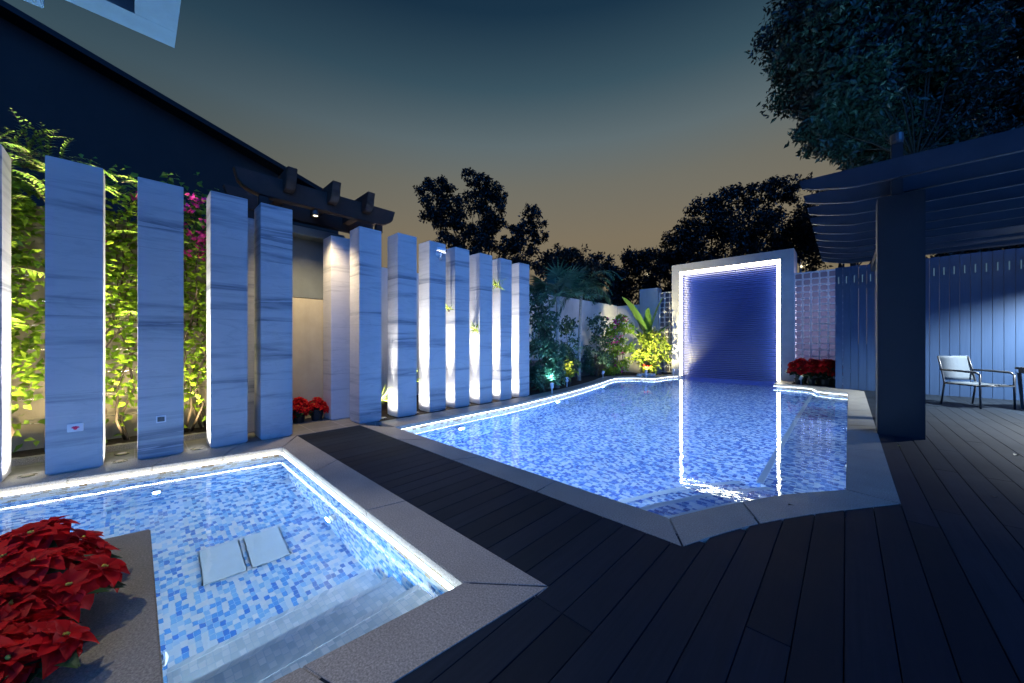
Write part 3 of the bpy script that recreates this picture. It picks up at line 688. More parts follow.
# ------------------------------------------------------------------ fence
e=empty('fence',(-.2,12.2,0),0,'tall blue grey board fence behind the patio chair','fence')
bw=.142; n=0; BD=[]; x=0.0
zt=3.06
for k in range(44):
    x0=k*bw; BD.append(MB().box(x0+.002,x0+bw-.002,random.uniform(0,.0025),.03,-.05,zt+random.uniform(-.006,.004)).build('board',M['fence'],e,bevel=.003))
for k in range(44):
    x0=k*bw; MB().box(x0+bw*.40,x0+bw*.52,-.004,-.0005,zt-.42+.01*random.random(),zt-.24).build('slot_glow_plate',M['slot'],BD[k])  # glowing plates stand in for light coming through slits in the fence
MB().box(0,44*bw,.033,.09,.4,.5).build('rail',M['fence'],e); MB().box(0,44*bw,.033,.09,2.5,2.6).build('rail',M['fence'],e)

# ------------------------------------------------------------------ patio pergola on the right
e=empty('patio_pergola',(.29,6.45,0),0,'large dark pergola with curved beam ends over the patio','pergola')
MB().box(0,.40,0,.36,-.03,2.985).build('column',M['column'],e,bevel=.006)
MB().box(5.2,5.6,0,.36,-.03,2.985).build('column',M['column'],e,bevel=.006)
MB().box(.12,.22,.0,.10,2.986,3.62).build('post',M['column'],e,bevel=.006)
def slat_prof():
    pts=[(-.74,3.27),(-.715,3.17)]
    for k in range(1,9): a_=PI/2*k/8; pts.append((-.70+.5*math.sin(a_)*1.0, 3.045+.11*(1-math.sin(a_))**1.3))
    return pts+[(7.2,3.045),(7.2,3.27)]
for k in range(10):
    y=-.45+k*.63
    o=MB().extrude(slat_prof(),'y',y-.03,y+.03).build('beam',M['beam'],e,bevel=.004)
MB().box(.14,.26,.365,5.6,2.86,3.04).build('header',M['beam'],e,bevel=.004); MB().box(5.34,5.46,.365,5.6,2.86,3.04).build('header',M['beam'],e,bevel=.004)
e=empty('downlight',(3.6,10.6,2.985),0,'pergola downlight shining on the chair and fence','lamp')
MB().lathe([(.05,-.06),(.055,-.055),(.055,.055)],seg=16).build('housing',M['metal'],e)
MB().lathe([(.045,-.066),(.03,-.07)],seg=16).build('lens',M['lens'],e)
l=lamp('SPOT','downlight_lamp',(0,0,-.09),2900,(.86,.94,1.0),e,spot_size=math.radians(142),spot_blend=.6,shadow_soft_size=.04); l.rotation_euler=(0,0,0)

e=empty('beam_spot',(2.75,9.42,2.93),0,'small spotlight washing one pergola beam above the chair','lamp')
MB().lathe([(.03,0),(.035,.02),(.035,.115)],seg=12).build('housing',M['metal'],e)
l=lamp('SPOT','beam_spot_light',(0,.05,.03),26,(.75,.88,1.0),e,spot_size=math.radians(120),spot_blend=1,shadow_soft_size=.02); l.rotation_euler=Vector((.25,-1,-.55)).to_track_quat('Z','Y').to_euler()
# ------------------------------------------------------------------ chair and table
c=at(977,405.5,6.60); c.z=-.006
e=empty('patio_chair',(1.74,10.52,-.006),math.radians(42),'grey sling patio armchair with dark frame standing before the fence','chair')
# local: faces -Y, width along X
fr=M['metal']; w=.29
def leg(pts,r=.014): MB().tube(pts,r,8).build('leg',fr,e,smooth=True)
for sx_ in (-1,1):
    leg([(sx_*w,-.28,0),(sx_*w,-.27,.40),(sx_*w,-.27,.60)]); leg([(sx_*w,.30,0),(sx_*w,.25,.40),(sx_*w*.98,.30,.66),(sx_*w*.97,.36,.90)])
    MB().tube([(sx_*w,-.27,.598),(sx_*w*1.02,-.22,.635),(sx_*w*1.02,0,.645),(sx_*w,.31,.65)],[.015,.02,.02,.016],8).build('armrest',fr,e,smooth=True)
mb=MB(); mb.tube([(-w,-.27,.40),(w,-.27,.40)],.015,8); mb.tube([(-w,.25,.40),(w,.25,.40)],.015,8); mb.tube([(-w,-.27,.40),(-w,.25,.40)],.015,8); mb.tube([(w,-.27,.40),(w,.25,.40)],.015,8); mb.build('seat_frame',fr,e,smooth=True)
mb=MB(); N=8
vs=[];fs=[]
for i in range(N+1):
    y=-.28+.52*i/N; z=.425-.018*math.sin(PI*i/N)
    for xx in (-w+.01,w-.01): vs+= [(xx,y,z),(xx,y,z-.012)]
for i in range(N): a=i*4; fs+=[(a,a+2,a+6,a+4),(a+1,a+5,a+7,a+3),(a,a+4,a+5,a+1),(a+2,a+3,a+7,a+6)]
MB().add(vs,fs).build('seat',M['sling'],e,smooth=True)
vs=[];fs=[]
for i in range(N+1):
    z=.46+.45*i/N; y=.265+.10*(i/N)**1.4+.02*math.sin(PI*i/N)
    for xx in (-w+.012,w-.012): vs+=[(xx,y,z),(xx,y+.012,z)]
for i in range(N): a=i*4; fs+=[(a,a+4,a+6,a+2),(a+1,a+3,a+7,a+5),(a,a+1,a+5,a+4),(a+2,a+6,a+7,a+3)]
fs+=[(0,2,3,1),(N*4,N*4+1,N*4+3,N*4+2)]
MB().add(vs,fs).build('backrest',M['sling'],e,smooth=True)
e=empty('patio_table',(2.78,10.72,-.006),math.radians(42),'dark patio table cut off by the right edge of the photo','table')
MB().box(-.42,.42,-.42,.42,.69,.73).build('table_top',M['metal'],e,bevel=.006)
MB().box(-.39,.39,-.39,.39,.62,.689).build('apron',M['metal'],e)
for a in (-1,1):
    for b in (-1,1): MB().tube([(a*.36,b*.36,0),(a*.385,b*.385,.63)],[.022,.032],4).build('leg',M['metal'],e)

# ------------------------------------------------------------------ foliage generators
def leafshape(mb, p, d, nrm, L, Wd, fold=.15):
    p=Vector(p); d=d.normalized(); s_=d.cross(nrm)
    if s_.length<1e-5: s_=d.cross(Vector((.3,.5,.8)))
    s_.normalize(); n_=s_.cross(d)
    a=p; m1=p+d*L*.35+s_*Wd*.5+n_*fold*Wd; m2=p+d*L*.35-s_*Wd*.5+n_*fold*Wd; t_=p+d*L-n_*L*.12; q=p+d*L*.45
    mb.add([a,m1,t_,m2,q],[(0,4,1),(4,2,1),(0,3,4),(4,3,2)])
def rv(): 
    v=Vector(rng.normal(size=3)); return v.normalized()
def cloud(mb, clumps, n, L, asp=.5, shell=.45, flat=(1,1,.85)):
    """n leaves spread through the clumps (x,y,z,r); quads, fast"""
    cl=np.array(clumps,float); w=cl[:,3]**2; w/=w.sum()
    idx=rng.choice(len(cl),n,p=w)
    dirs=rng.normal(size=(n,3)); dirs/=np.linalg.norm(dirs,axis=1)[:,None]
    # lumps: pull leaves towards random twig tips in every clump
    tips=[]
    for c_ in cl:
        k=18; td=rng.normal(size=(k,3)); td/=np.linalg.norm(td,axis=1)[:,None]; tips.append(td*rng.uniform(.55,1.12,(k,1)))
    tips=np.array(tips); tp=tips[idx,rng.integers(0,18,n)]
    loc=tp+dirs*rng.uniform(0,1,(n,1))**.6*shell
    pos=cl[idx,:3]+loc*cl[idx,3:4]*np.array(flat)
    d=rng.normal(size=(n,3)); d[:,2]-=.5; d/=np.linalg.norm(d,axis=1)[:,None]
    u=rng.normal(size=(n,3)); s_=np.cross(d,u); s_/=np.linalg.norm(s_,axis=1)[:,None]
    Ls=L*rng.uniform(.6,1.35,(n,1)); Ws=Ls*asp
    nn=np.cross(s_,d)
    v=np.stack([pos,pos+d*Ls*.4+s_*Ws*.5+nn*Ws*.18,pos+d*Ls,pos+d*Ls*.4-s_*Ws*.5+nn*Ws*.18],1).reshape(-1,3)
    b=len(mb.v); mb.v.extend(map(tuple,v.tolist()))
    mb.f.extend([(b+4*i,b+4*i+1,b+4*i+2,b+4*i+3) for i in range(n)]); mb.m.extend([mb.cur]*n)
def frond(mb, base, d, length, droop, nl, ll, lw, up=Vector((0,0,1)), stem=None, ang=55, sr=.008):
    d=Vector(d).normalized(); pts=[Vector(base)]; dd=d.copy(); k=nl
    for i in range(k):
        dd=(dd+Vector((0,0,-droop/k*(.4+1.6*i/k)))).normalized(); pts.append(pts[-1]+dd*length/k)
    if stem is not None: stem.tube(pts[::2]+[pts[-1]],[sr*(1-.8*i/(len(pts[::2]))) for i in range(len(pts[::2])+1)],4,cap=False)
    for i in range(1,k+1):
        f=i/k; t_=(pts[i]-pts[i-1]).normalized(); s_=t_.cross(up)
        if s_.length<.05: s_=t_.cross(Vector((1,.2,0)))
        s_.normalize()
        L=ll*(math.sin(PI*min(1,.18+.82*f))**.6+.15)
        for sg in (-1,1):
            a=math.radians(ang*(1-.35*f)+rng.uniform(-7,7)); v=t_*math.cos(a)+s_*sg*math.sin(a)+Vector((0,0,-.18+rng.uniform(-.08,.08)))
            leafshape(mb,pts[i],v,up,L*rng.uniform(.85,1.1),lw,.1)
    return pts

def poly_tube(mb,a,b,r0,r1,wob=.1,seg=7,k=5):
    a=Vector(a); b=Vector(b); P=[a.lerp(b,i/k)+(Vector((rng.normal(),rng.normal(),rng.normal()*.3))*wob if 0<i<k else Vector()) for i in range(k+1)]
    mb.tube(P,[r0+(r1-r0)*i/k for i in range(k+1)],seg)
def tree(name,label,base,clumps,n,L,mat,tr=.15,group=None,fork=.55,asp=.5,shell=.45):
    b=Vector(base); e=empty(name,b,0,label,'tree',group)
    mb=MB(); cl=[(c[0]-b.x,c[1]-b.y,c[2]-b.z,c[3]) for c in clumps]
    cen=sum((Vector(c[:3]) for c in cl),Vector())/len(cl); fk=Vector((cen.x*.4,cen.y*.4,min(c[2]-c[3]*.6 for c in cl)*fork+.3))
    poly_tube(mb,(0,0,-.12),fk,tr,tr*.75,tr*.25)
    for c in cl: poly_tube(mb,fk,Vector(c[:3]),tr*(.16 if len(cl)>26 else .3),tr*.05,tr*.6,5)
    mb.build('trunk',M['darkbark'],e,smooth=True)
    mb=MB(); cloud(mb,cl,n,L,asp,shell); mb.build('crown',M[mat],e); return e

# big street tree over the patio
cl=[]
for px,py,t_,r in ((850,138,6.8,.40),(824,118,6.8,.42),(875,146,6.8,.4),(910,150,6.8,.42),(940,152,6.9,.45),(985,156,7.2,.45),(1020,150,7.3,.5),(1050,140,7.5,.6),(890,150,6.8,.42),(925,158,7,.45),(965,165,7.2,.5),(1005,160,7.4,.5),(826,55,7.2,.9),(824,8,7.4,.95),(836,96,7.0,.70),(838,118,7.0,.65),(866,132,7.2,.62),(900,128,7.4,.7),(935,140,7.6,.62),(968,146,7.8,.62),(1000,128,8.0,.7),(1024,110,8.0,.8),
    (850,70,7.4,1.0),(900,70,7.6,1.1),(950,80,7.8,1.1),(1000,60,8.0,1.1),(860,10,7.4,1.2),(920,5,7.6,1.2),(985,0,8,1.3),(1040,40,8.2,1.2),(1060,120,8.2,.9),(880,-60,7.8,1.4),(960,-80,8,1.5),(858,-40,7.8,1.2)):
    v=at(px,py,t_); cl.append((v.x,v.y,v.z,r))
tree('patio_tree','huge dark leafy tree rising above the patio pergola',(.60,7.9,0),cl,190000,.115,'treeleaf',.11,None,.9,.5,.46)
# trees beyond the walls
def fartree(label,px,t_,spec,n,L,tr=.2):
    b=at(px,343,t_); b.z=-.1
    cl=[]
    for (x,y,dt,r) in spec: v=at(x,y,t_+dt); cl.append((v.x,v.y,v.z,r))
    return tree('background_tree',label,b,cl,n,L,'darkleaf',tr,'trees beyond the garden walls',.6,.55,.40)
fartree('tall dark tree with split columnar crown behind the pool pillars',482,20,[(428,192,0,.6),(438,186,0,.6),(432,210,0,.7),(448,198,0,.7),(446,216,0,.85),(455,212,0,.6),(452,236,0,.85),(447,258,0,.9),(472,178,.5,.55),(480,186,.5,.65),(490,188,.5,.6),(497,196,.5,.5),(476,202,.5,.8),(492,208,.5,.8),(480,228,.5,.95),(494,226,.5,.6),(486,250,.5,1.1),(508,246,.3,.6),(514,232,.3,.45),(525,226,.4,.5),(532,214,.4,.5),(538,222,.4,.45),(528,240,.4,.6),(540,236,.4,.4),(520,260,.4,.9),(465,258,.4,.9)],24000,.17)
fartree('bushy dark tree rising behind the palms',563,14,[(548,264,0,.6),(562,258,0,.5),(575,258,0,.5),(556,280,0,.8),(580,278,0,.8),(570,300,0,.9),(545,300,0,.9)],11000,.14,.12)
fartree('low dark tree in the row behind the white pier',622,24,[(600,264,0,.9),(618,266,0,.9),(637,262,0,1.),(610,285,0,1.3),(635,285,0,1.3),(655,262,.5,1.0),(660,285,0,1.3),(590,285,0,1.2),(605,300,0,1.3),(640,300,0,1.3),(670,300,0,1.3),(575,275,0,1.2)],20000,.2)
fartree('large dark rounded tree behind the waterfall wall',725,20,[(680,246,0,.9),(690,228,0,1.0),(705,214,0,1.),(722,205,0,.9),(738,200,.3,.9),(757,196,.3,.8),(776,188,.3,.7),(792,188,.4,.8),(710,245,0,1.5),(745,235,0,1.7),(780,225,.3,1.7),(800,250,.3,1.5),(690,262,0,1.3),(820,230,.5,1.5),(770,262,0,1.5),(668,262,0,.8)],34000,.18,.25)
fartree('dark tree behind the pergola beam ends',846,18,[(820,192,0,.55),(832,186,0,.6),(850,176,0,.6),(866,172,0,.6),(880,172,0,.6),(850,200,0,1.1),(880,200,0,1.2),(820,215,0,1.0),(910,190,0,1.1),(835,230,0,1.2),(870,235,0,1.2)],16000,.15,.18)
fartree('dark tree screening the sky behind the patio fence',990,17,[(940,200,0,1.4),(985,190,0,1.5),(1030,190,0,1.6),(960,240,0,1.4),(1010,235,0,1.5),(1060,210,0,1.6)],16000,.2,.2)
# far lamps glimpsed through the trees
for px,py,t_,w_ in ((648,276,30,'lower left of the row trees'),(660,272,31,''),(655,285,29,''),(668,278,30,''),(772,247,27,''),(800,258,27,''),(806,266,27,''),(801,268,27,''),(616,283,30,''),(625,279,30,'')):
    v=at(px,py,t_); e=empty('distant_lamp',(v.x,v.y,-.1),0,'tiny yellow far lamp glinting between the dark background trees','street lamp','far lamps between the trees')
    MB().tube([(0,0,0),(0,0,v.z+.1)],.05,6).build('post',M['metal'],e); MB().lathe([(.03,-.12),(.12,0),(.03,.12)],(0,0,v.z+.2),8).build('globe',M['windowlight'],e)

# ------------------------------------------------------------------ climbing plants behind the left pillars
def climber(y0,y1,label,n,ztop,flowers=0,fr_=0):
    e=empty('climbing_plant',(-6.1,(y0+y1)/2,.02),0,label,'climbing plant','climbing plants on the wired garden wall')
    w_=(y1-y0)/2
    st=MB(); lf=MB(); fl_=MB()
    for k in range(5):
        y=rng.uniform(-w_*.6,w_*.6); P=[Vector((rng.uniform(-.05,.05),y,0))]
        z=0
        while z<ztop-.2: 
            z+=rng.uniform(.25,.4); P.append(Vector((rng.uniform(-.12,.12),y+rng.uniform(-.12,.12),z)))
        st.tube(P,[.014*(1-.7*i/len(P)) for i in range(len(P))],5)
        for i in range(n//5):
            f=rng.uniform(.06,1)**.6; q=P[min(len(P)-1,int(f*len(P)))]
            p_=q+Vector((rng.normal(0,.09),rng.normal(0,.15),rng.normal(0,.13)))
            if p_.x<-.16: p_.x=-.1
            p_.y=max(-w_*1.1,min(w_*1.1,p_.y))
            d_=Vector((rng.uniform(.2,1),rng.normal(0,.8),rng.uniform(-.9,.2)))
            leafshape(lf,p_,d_,Vector((.6,rng.normal(0,.4),.6)),rng.uniform(.05,.115),rng.uniform(.04,.075))
    for k in range(flowers):
        p_=Vector((rng.uniform(.05,.3),rng.uniform(-w_,w_)*.9,rng.uniform(2.15,ztop+.15)))
        for j in range(7): leafshape(fl_,p_+rv()*.03,rv(),rv(),.062,.05)
    st.build('stem',M['bark'],e,smooth=True); lf.build('foliage',M['vine'],e)
    if flowers: fl_.build('blossom',M['magenta'],e)
    if fr_:
        a=MB(); b=MB()
        for k in range(fr_):
            bz=rng.uniform(1.2,ztop); base_=Vector((rng.uniform(0,.3),rng.uniform(-w_,w_),bz)); d_=Vector((rng.uniform(.2,.9),rng.uniform(-.2,1),rng.uniform(.1,.9)))
            frond(a,base_,d_,rng.uniform(.4,.65),.9,13,.12,.028,Vector((.3,0,1)),b,60,.004)
        a.build('fern_foliage',M['fern'],e); b.build('rachis',M['bark'],e)
    return e
climber(-1.25,-.62,'dense climbing plant right of the leftmost pillar',2300,2.75,0,6)
climber(-.45,.12,'climbing plant behind the emblem and switch panel pillars',1400,2.75,3,6)
climber(.30,.76,'climbing plant with magenta flowers right of the switch panel pillar',1300,2.85,22,0)
e=empty('feathery_tree',(-6.08,-.62,.02),0,'feathery leaved small tree arching above the emblem pillar','small tree')
a=MB(); b=MB()
poly_tube(b,(0,0,-.05),(.12,.05,2.5),.03,.018,.03)
for (bx_,by_,bz_,n_) in ((.12,.05,2.5,16),(.25,.10,2.75,14),(.05,-.15,2.9,12)):
    poly_tube(b,(.12,.05,2.45),(bx_,by_,bz_),.014,.008,.02,5,3)
    for k in range(n_):
        an=rng.uniform(-.6,2.2); d_=Vector((math.cos(an)*.4,math.sin(an),rng.uniform(.1,.9)))
        frond(a,(bx_,by_,bz_),d_,rng.uniform(.28,.46),1.1,13,.075,.024,Vector((.2,0,1)),b,62,.005)
for k in range(14):
    frond(a,(.22+.06*rng.normal(),.10+.3*rng.normal(),2.86+.06*rng.normal()),(.5,.5+.3*rng.normal(),.25+.2*rng.normal()),rng.uniform(.32,.52),1.0,14,.08,.026,Vector((.2,0,1)),b,62,.005)
    frond(a,(.25,-.1+.1*rng.normal(),2.95),(.2,.15+.4*rng.normal(),.9),rng.uniform(.25,.42),1.1,11,.07,.022,Vector((.2,0,1)),b,62,.005)
b.build('trunk',M['bark'],e,smooth=True); a.build('foliage',M['fern'],e)

# ------------------------------------------------------------------ palms, shrubs, banana
def palm(px,pyb,t_,crownpy,label,nf,Lf,fan=False,lean=0):
    b=at(px,343,t_); b.z=-.02; zc=at(px,crownpy,t_).z
    e=empty('palm',b,0,label,'palm','palms by the pool')
    s=MB(); P=[Vector((lean*(i/7)**2*.3,0,zc*i/7)) for i in range(8)]
    s.tube(P,[.07,.055,.05,.048,.046,.045,.045,.05],10); s.build('trunk',M['palebark'],e,smooth=True)
    a=MB(); c_=MB(); top=P[-1]
    for k in range(nf):
        an=2*PI*k/nf*2.618+rng.uniform(-.2,.2); el=rng.uniform(.05,1.7); d_=Vector((math.cos(an),math.sin(an),el))
        if fan:
            L=rng.uniform(.45,.8); d_.normalize(); tip=top+d_*L-Vector((0,0,.08)); c_.tube([top,top+d_*L*.5,tip],[.012,.009,.006],5)
            s_=d_.cross(Vector((0,0,1))); s_.normalize(); n_=s_.cross(d_)
            for j in range(17):
                aa=math.radians(-105+j*210/16); v=d_*math.cos(aa)+s_*math.sin(aa)
                leafshape(a,tip,v-Vector((0,0,.25)),n_,Lf*.5*(1-.3*abs(j-8)/8)*rng.uniform(.9,1.1),.06,.15)
        else: frond(a,top,d_,Lf*rng.uniform(.8,1.15),2.1,26,.34,.03,Vector((0,0,1)),c_,62,.012)
    c_.build('stalk',M['palm'],e); a.build('crown',M['palm'],e); return e
palm(579,378,11.0,290,'slender pale trunked feather palm before the white garden wall',20,1.35,False,.3)
palm(557,388,9.2,296,'fan palm with drooping blades right of the last pillar',22,1.1,True,.1)
def shrub(name,label,cat,px,t_,spec,n,L,mat,asp=.5,group=None,stems=5):
    b=at(px,343,t_); b.z=-.012; e=empty(name,b,0,label,cat,group)
    cl=[]
    for x,y,r in spec: v=at(x,y,t_); cl.append((v.x-b.x,v.y-b.y,max(v.z,r*.5),r))
    s=MB()
    for c in cl: poly_tube(s,(rng.normal(0,.05),rng.normal(0,.05),-.03),c[:3],.018,.006,.03,5,4)
    s.build('stem',M['bark'],e,smooth=True); a=MB(); cloud(a,cl,n,L,asp,.5); a.build('foliage',M[mat],e); return e
shrub('shrub','tall dark teal shrub just right of the last pillar','shrub',543,8.4,[(538,372,.32),(548,372,.3),(540,345,.34),(552,350,.3),(545,322,.32),(537,300,.3),(556,372,.25)],2600,.13,'shrub',.45)
shrub('shrub','dark shrub between the two palm trunks','shrub',566,10.4,[(560,350,.32),(570,345,.3),(565,325,.32),(556,368,.26),(572,362,.26)],1300,.11,'shrub')
shrub('shrub','dark climbing shrub on the white garden wall behind the feather palm','shrub',597,12.4,[(594,352,.35),(600,338,.35),(597,322,.3),(590,366,.3),(604,360,.3)],1200,.12,'shrub')
e=shrub('bush','small bush glowing yellow at the foot of the palms','bush',568,10.0,[(566,374,.16),(571,371,.15),(562,372,.13),(568,365,.14)],420,.085,'yellowleaf')
e=shrub('bougainvillea','tall bougainvillea bush with pink flowers left of the banana plant','shrub',617,12.6,[(612,370,.28),(620,366,.3),(610,350,.3),(622,345,.34),(616,330,.3),(627,328,.25),(606,335,.22),(620,318,.2)],1900,.12,'vine')
fl_=MB(); b0=e.location
for k in range(26):
    v=at(rng.uniform(606,628),rng.uniform(318,372),12.45)-b0
    for j in range(6): leafshape(fl_,v+rv()*.04,rv(),rv(),.08,.06)
fl_.build('blossom',M['magenta'],e)
# banana
b=at(648,343,13.3); b.z=-.012; e=empty('banana_plant',b,0,'banana plant with broad upright leaves lit yellow green','banana plant')
def bigleaf(mb,base,d,L,wd,droop=.4,nseg=12):
    d=Vector(d).normalized(); P=[Vector(base)]; dd=d.copy()
    for i in range(nseg): dd=(dd+Vector((0,0,-droop/nseg*(i/nseg)*2))).normalized(); P.append(P[-1]+dd*L/nseg)
    s_=d.cross(Vector((0,0,1)))
    if s_.length<.1: s_=Vector((1,0,0))
    s_.normalize(); vs=[];fs=[]
    for i,p_ in enumerate(P):
        f=i/nseg; w_=wd*(math.sin(PI*min(1,.06+.94*f))**.55 if f<1 else .02)*(1 if f>.12 else .15)
        t_=(P[min(i+1,nseg)]-P[max(i-1,0)]).normalized(); n_=s_.cross(t_)
        jit=rng.uniform(.86,1.08)
        vs+=[p_-s_*w_*.5*jit+n_*w_*.12,p_,p_+s_*w_*.5*jit+n_*w_*.12]
    for i in range(nseg): a=i*3; fs+=[(a,a+1,a+4,a+3),(a+1,a+2,a+5,a+4)]
    mb.add(vs,fs)
s=MB()
for (dx,dy,h_) in ((0,0,1.5),(.22,.1,1.2),(-.2,.12,1.0)): s.tube([(dx,dy,-.03),(dx*1.1,dy,h_*.5),(dx*1.2,dy,h_)],[.07,.055,.035],8)
s.build('stem',M['yellowleaf'],e,smooth=True)
R3=Vector((RT[0],RT[1],0))
for (o_,sx_,up_,L,wd) in ((1.5,-.45,1,1.9,.52),(1.5,.35,1.0,1.7,.5),(1.2,.75,.9,1.2,.42),(1.2,-.8,.8,1.3,.3),(1.0,-.3,.8,1.0,.3),(1.0,.4,.7,1.0,.3),(1.3,.05,1.1,1.4,.34)):
    mb=MB(); bigleaf(mb,(0,0,o_-.2),R3*sx_+Vector((0,0,up_))+Vector((0,-.12,0)),L,wd,.5); mb.build('leaf',M['banana'],e,smooth=True)
shrub('bush','yellow green bushy shrub around the foot of the banana plant','bush',650,12.9,[(640,356,.3),(652,350,.34),(662,358,.28),(646,338,.28),(658,336,.28),(652,366,.24),(664,345,.2)],1300,.15,'yellowleaf',.35)
# bromeliad with white rocks
b=at(647,343,12.4); b.z=-.012; e=empty('bromeliad',b,0,'red centred bromeliad in front of the banana plant','plant')
a=MB(); c_=MB()
for k in range(22):
    an=2*PI*k/22*2.618; leafshape(a if k>8 else c_,(0,0,.22),Vector((math.cos(an),math.sin(an),.6 if k>8 else 1.2)),Vector((0,0,1)),.38 if k>8 else .26,.07 if k>8 else .09)
a.build('foliage',M['vine'],e); c_.build('red_rosette',M['bract'],e)
MB().tube([(0,0,-.02),(0,0,.25)],.03,8).build('stem',M['bark'],e)
for k in range(6):
    v=at(639+k*3.2,343,12.2+.15*(k%2)); me=MB(); 
    me.lathe([(.05,0),(.10,.04),(.085,.10),(.03,.13)],(0,0,0),9); o=me.build('white_rock',M['rock'],bevel=.012); o.location=(v.x,v.y,-.02); o.rotation_euler=(.2*k,.1,k); tag(o,'pale rock in the row below the bromeliad','rock','pale rocks at the bed edge')
# garden spots: small white spot lamps on stakes
def spot(px,py,t_,label,power,col,target):
    b=at(px,343,t_); b.z=-.012; e=empty('garden_spotlight',b,0,label,'garden lamp','garden spotlights in the planting')
    MB().tube([(0,0,-.03),(0,0,.16)],.012,8).build('stake',M['white'],e)
    d_=(Vector(target)-b); d_.z*=1; d_.normalize(); p0=Vector((0,0,.19))
    MB().tube([p0-d_*.06,p0+d_*.05],[.035,.045],12).build('head',M['white'],e)
    MB().tube([p0+d_*.051,p0+d_*.056],.036,12).build('lens',M['lens_warm'],e)
    l=lamp('SPOT','spot_lamp',p0+d_*.09,power,col,e,spot_size=math.radians(110),spot_blend=.8,shadow_soft_size=.04); l.rotation_euler=d_.to_track_quat('-Z','Y').to_euler()
v=at(650,340,13.1); spot(646,372,11.9,'small spotlight aimed at the banana plant',900,(1,.86,.42),v)
v=at(568,368,10.0); spot(567,384,9.4,'small spotlight below the glowing yellow bush',90,(1,.86,.42),v+Vector((0,0,.4)))
v=at(614,340,12.6); spot(603,376,11.6,'small white spotlight before the low planter wall',60,(1,.85,.65),v)
v=at(545,300,9.5); spot(552,398,8.1,'small spotlight under the tall teal shrub and fan palm',160,(.4,.85,1.0),v)
v=at(672,330,13.5); spot(673.5,372,12.6,'small white spotlight at the left foot of the waterfall wall',8,(1,.9,.8),v)
spot(801,386,9.9,'bright little spotlight among the red flowers by the glass blocks',900,(1,.82,.72),(-.68,12.95,.5))
v=Vector((.6,8.4,5)); e=empty('tree_spotlight',(.46,6.50,3.625),0,'teal spotlight on top of the pergola post shining up into the tree','lamp')
MB().lathe([(.05,0),(.06,.03),(.06,.12)],seg=14).build('housing',M['metal'],e); MB().lathe([(.05,.121),(.03,.13)],seg=14).build('lens',M['frosted'],e)
l=lamp('SPOT','tree_spot_light',(0,0,.16),340,(.2,.8,1.0),e,spot_size=math.radians(160),spot_blend=1,shadow_soft_size=.1); l.rotation_euler=(Vector((-.15,.25,1))).to_track_quat('-Z','Y').to_euler()
# tufts on the pillars and behind them
def tuft(loc,label,n,L,mat='yellowleaf',down=.6):
    e=empty('grass_tuft',loc,0,label,'plant','green tufts among the pool pillars')
    a=MB()
    for k in range(n):
        an=rng.uniform(0,2*PI); d_=Vector((math.cos(an)*.6+.3,math.sin(an)*.7-.3,rng.uniform(-down,1)))
        leafshape(a,rv()*.015,d_,rv(),L*rng.uniform(.5,1.1),.018,.2)
    a.build('foliage',M[mat],e); MB().lathe([(.01,-.05),(.022,-.03),(.015,0)],seg=8).build('root',M['bark'],e)
tuft((-5.10,PY[10]-.03,2.30),'grassy tuft growing near the top of a pool pillar',34,.22)
tuft((-5.12,PY[9]-.03,1.42),'hanging green tuft low on the shaded side of a pillar',30,.22,down=1.6)
tuft((-5.15,PY[8]-.05,1.75),'thin green tuft behind the security camera pillar',18,.2)
tuft((-5.32,PY[6]-.15,.25),'bright green grass clump at the foot of the first pool pillar',44,.36,down=.1)
tuft((-5.4,PY[7]-.12,.45),'green clump half hidden left of the security camera pillar',26,.34,down=.1)
shrub('shrub','green shrub filling the dark gap behind the pool pillars','shrub',470,8.5,[(440,330,.35),(420,330,.35),(470,300,.3),(500,330,.3),(450,290,.3)],700,.13,'shrub')

# ------------------------------------------------------------------ poinsettias
def bract(mb,base,d,L,wd,cup):
    d=Vector(d).normalized(); s_=d.cross(Vector((0,0,1))); s_.normalize(); vs=[];fs=[]; p=Vector(base); dd=d.copy(); k=6
    prof=[.10,.55,.92,1.0,.72,.38,.02]
    tw=rng.uniform(-.25,.25)
    for i in range(k+1):
        n_=s_.cross(dd).normalized(); ss=(s_*math.cos(tw*i/k)+n_*math.sin(tw*i/k)); w_=wd*.5*prof[i]*rng.uniform(.92,1.08); lift=w_*.30+rng.uniform(-.05,.05)*wd
        vs+=[p-ss*w_+n_*lift,p-ss*w_*.45+n_*lift*.3,p,p+ss*w_*.45+n_*lift*.3,p+ss*w_+n_*lift]
        dd=(dd+Vector((0,0,-cup/k))).normalized(); p=p+dd*L/k
    for i in range(k):
        a=i*5
        for j in range(4): fs.append((a+j,a+j+1,a+j+6,a+j+5))
    mb.add(vs,fs)
heads=[]
def head_mesh(i):
    mb=MB()
    for ring,(n,L,el,wd) in enumerate(((8,.095,.02,.066),(8,.080,.32,.056),(6,.055,.75,.038))):
        for k in range(n):
            an=2*PI*(k+.4*ring)/n+rng.uniform(-.25,.25); L_=L*rng.uniform(.8,1.12)
            bract(mb,(math.cos(an)*.006,math.sin(an)*.006,.006*ring),(math.cos(an),math.sin(an),el+rng.uniform(-.15,.15)),L_,wd*rng.uniform(.85,1.1),rng.uniform(.5,1.0))
    mb.mat(1)
    for k in range(6):
        an=rng.uniform(0,2*PI); r=rng.uniform(0,.007); mb.lathe([(.001,0),(.003,.003),(.003,.007),(.001,.009)],(r*math.cos(an),r*math.sin(an),.012),6)
    o=mb.build('flower_head',[M['bract'],M['cyathia']],smooth=True); me=o.data; bpy.data.objects.remove(o); return me
HM=[head_mesh(i) for i in range(5)]
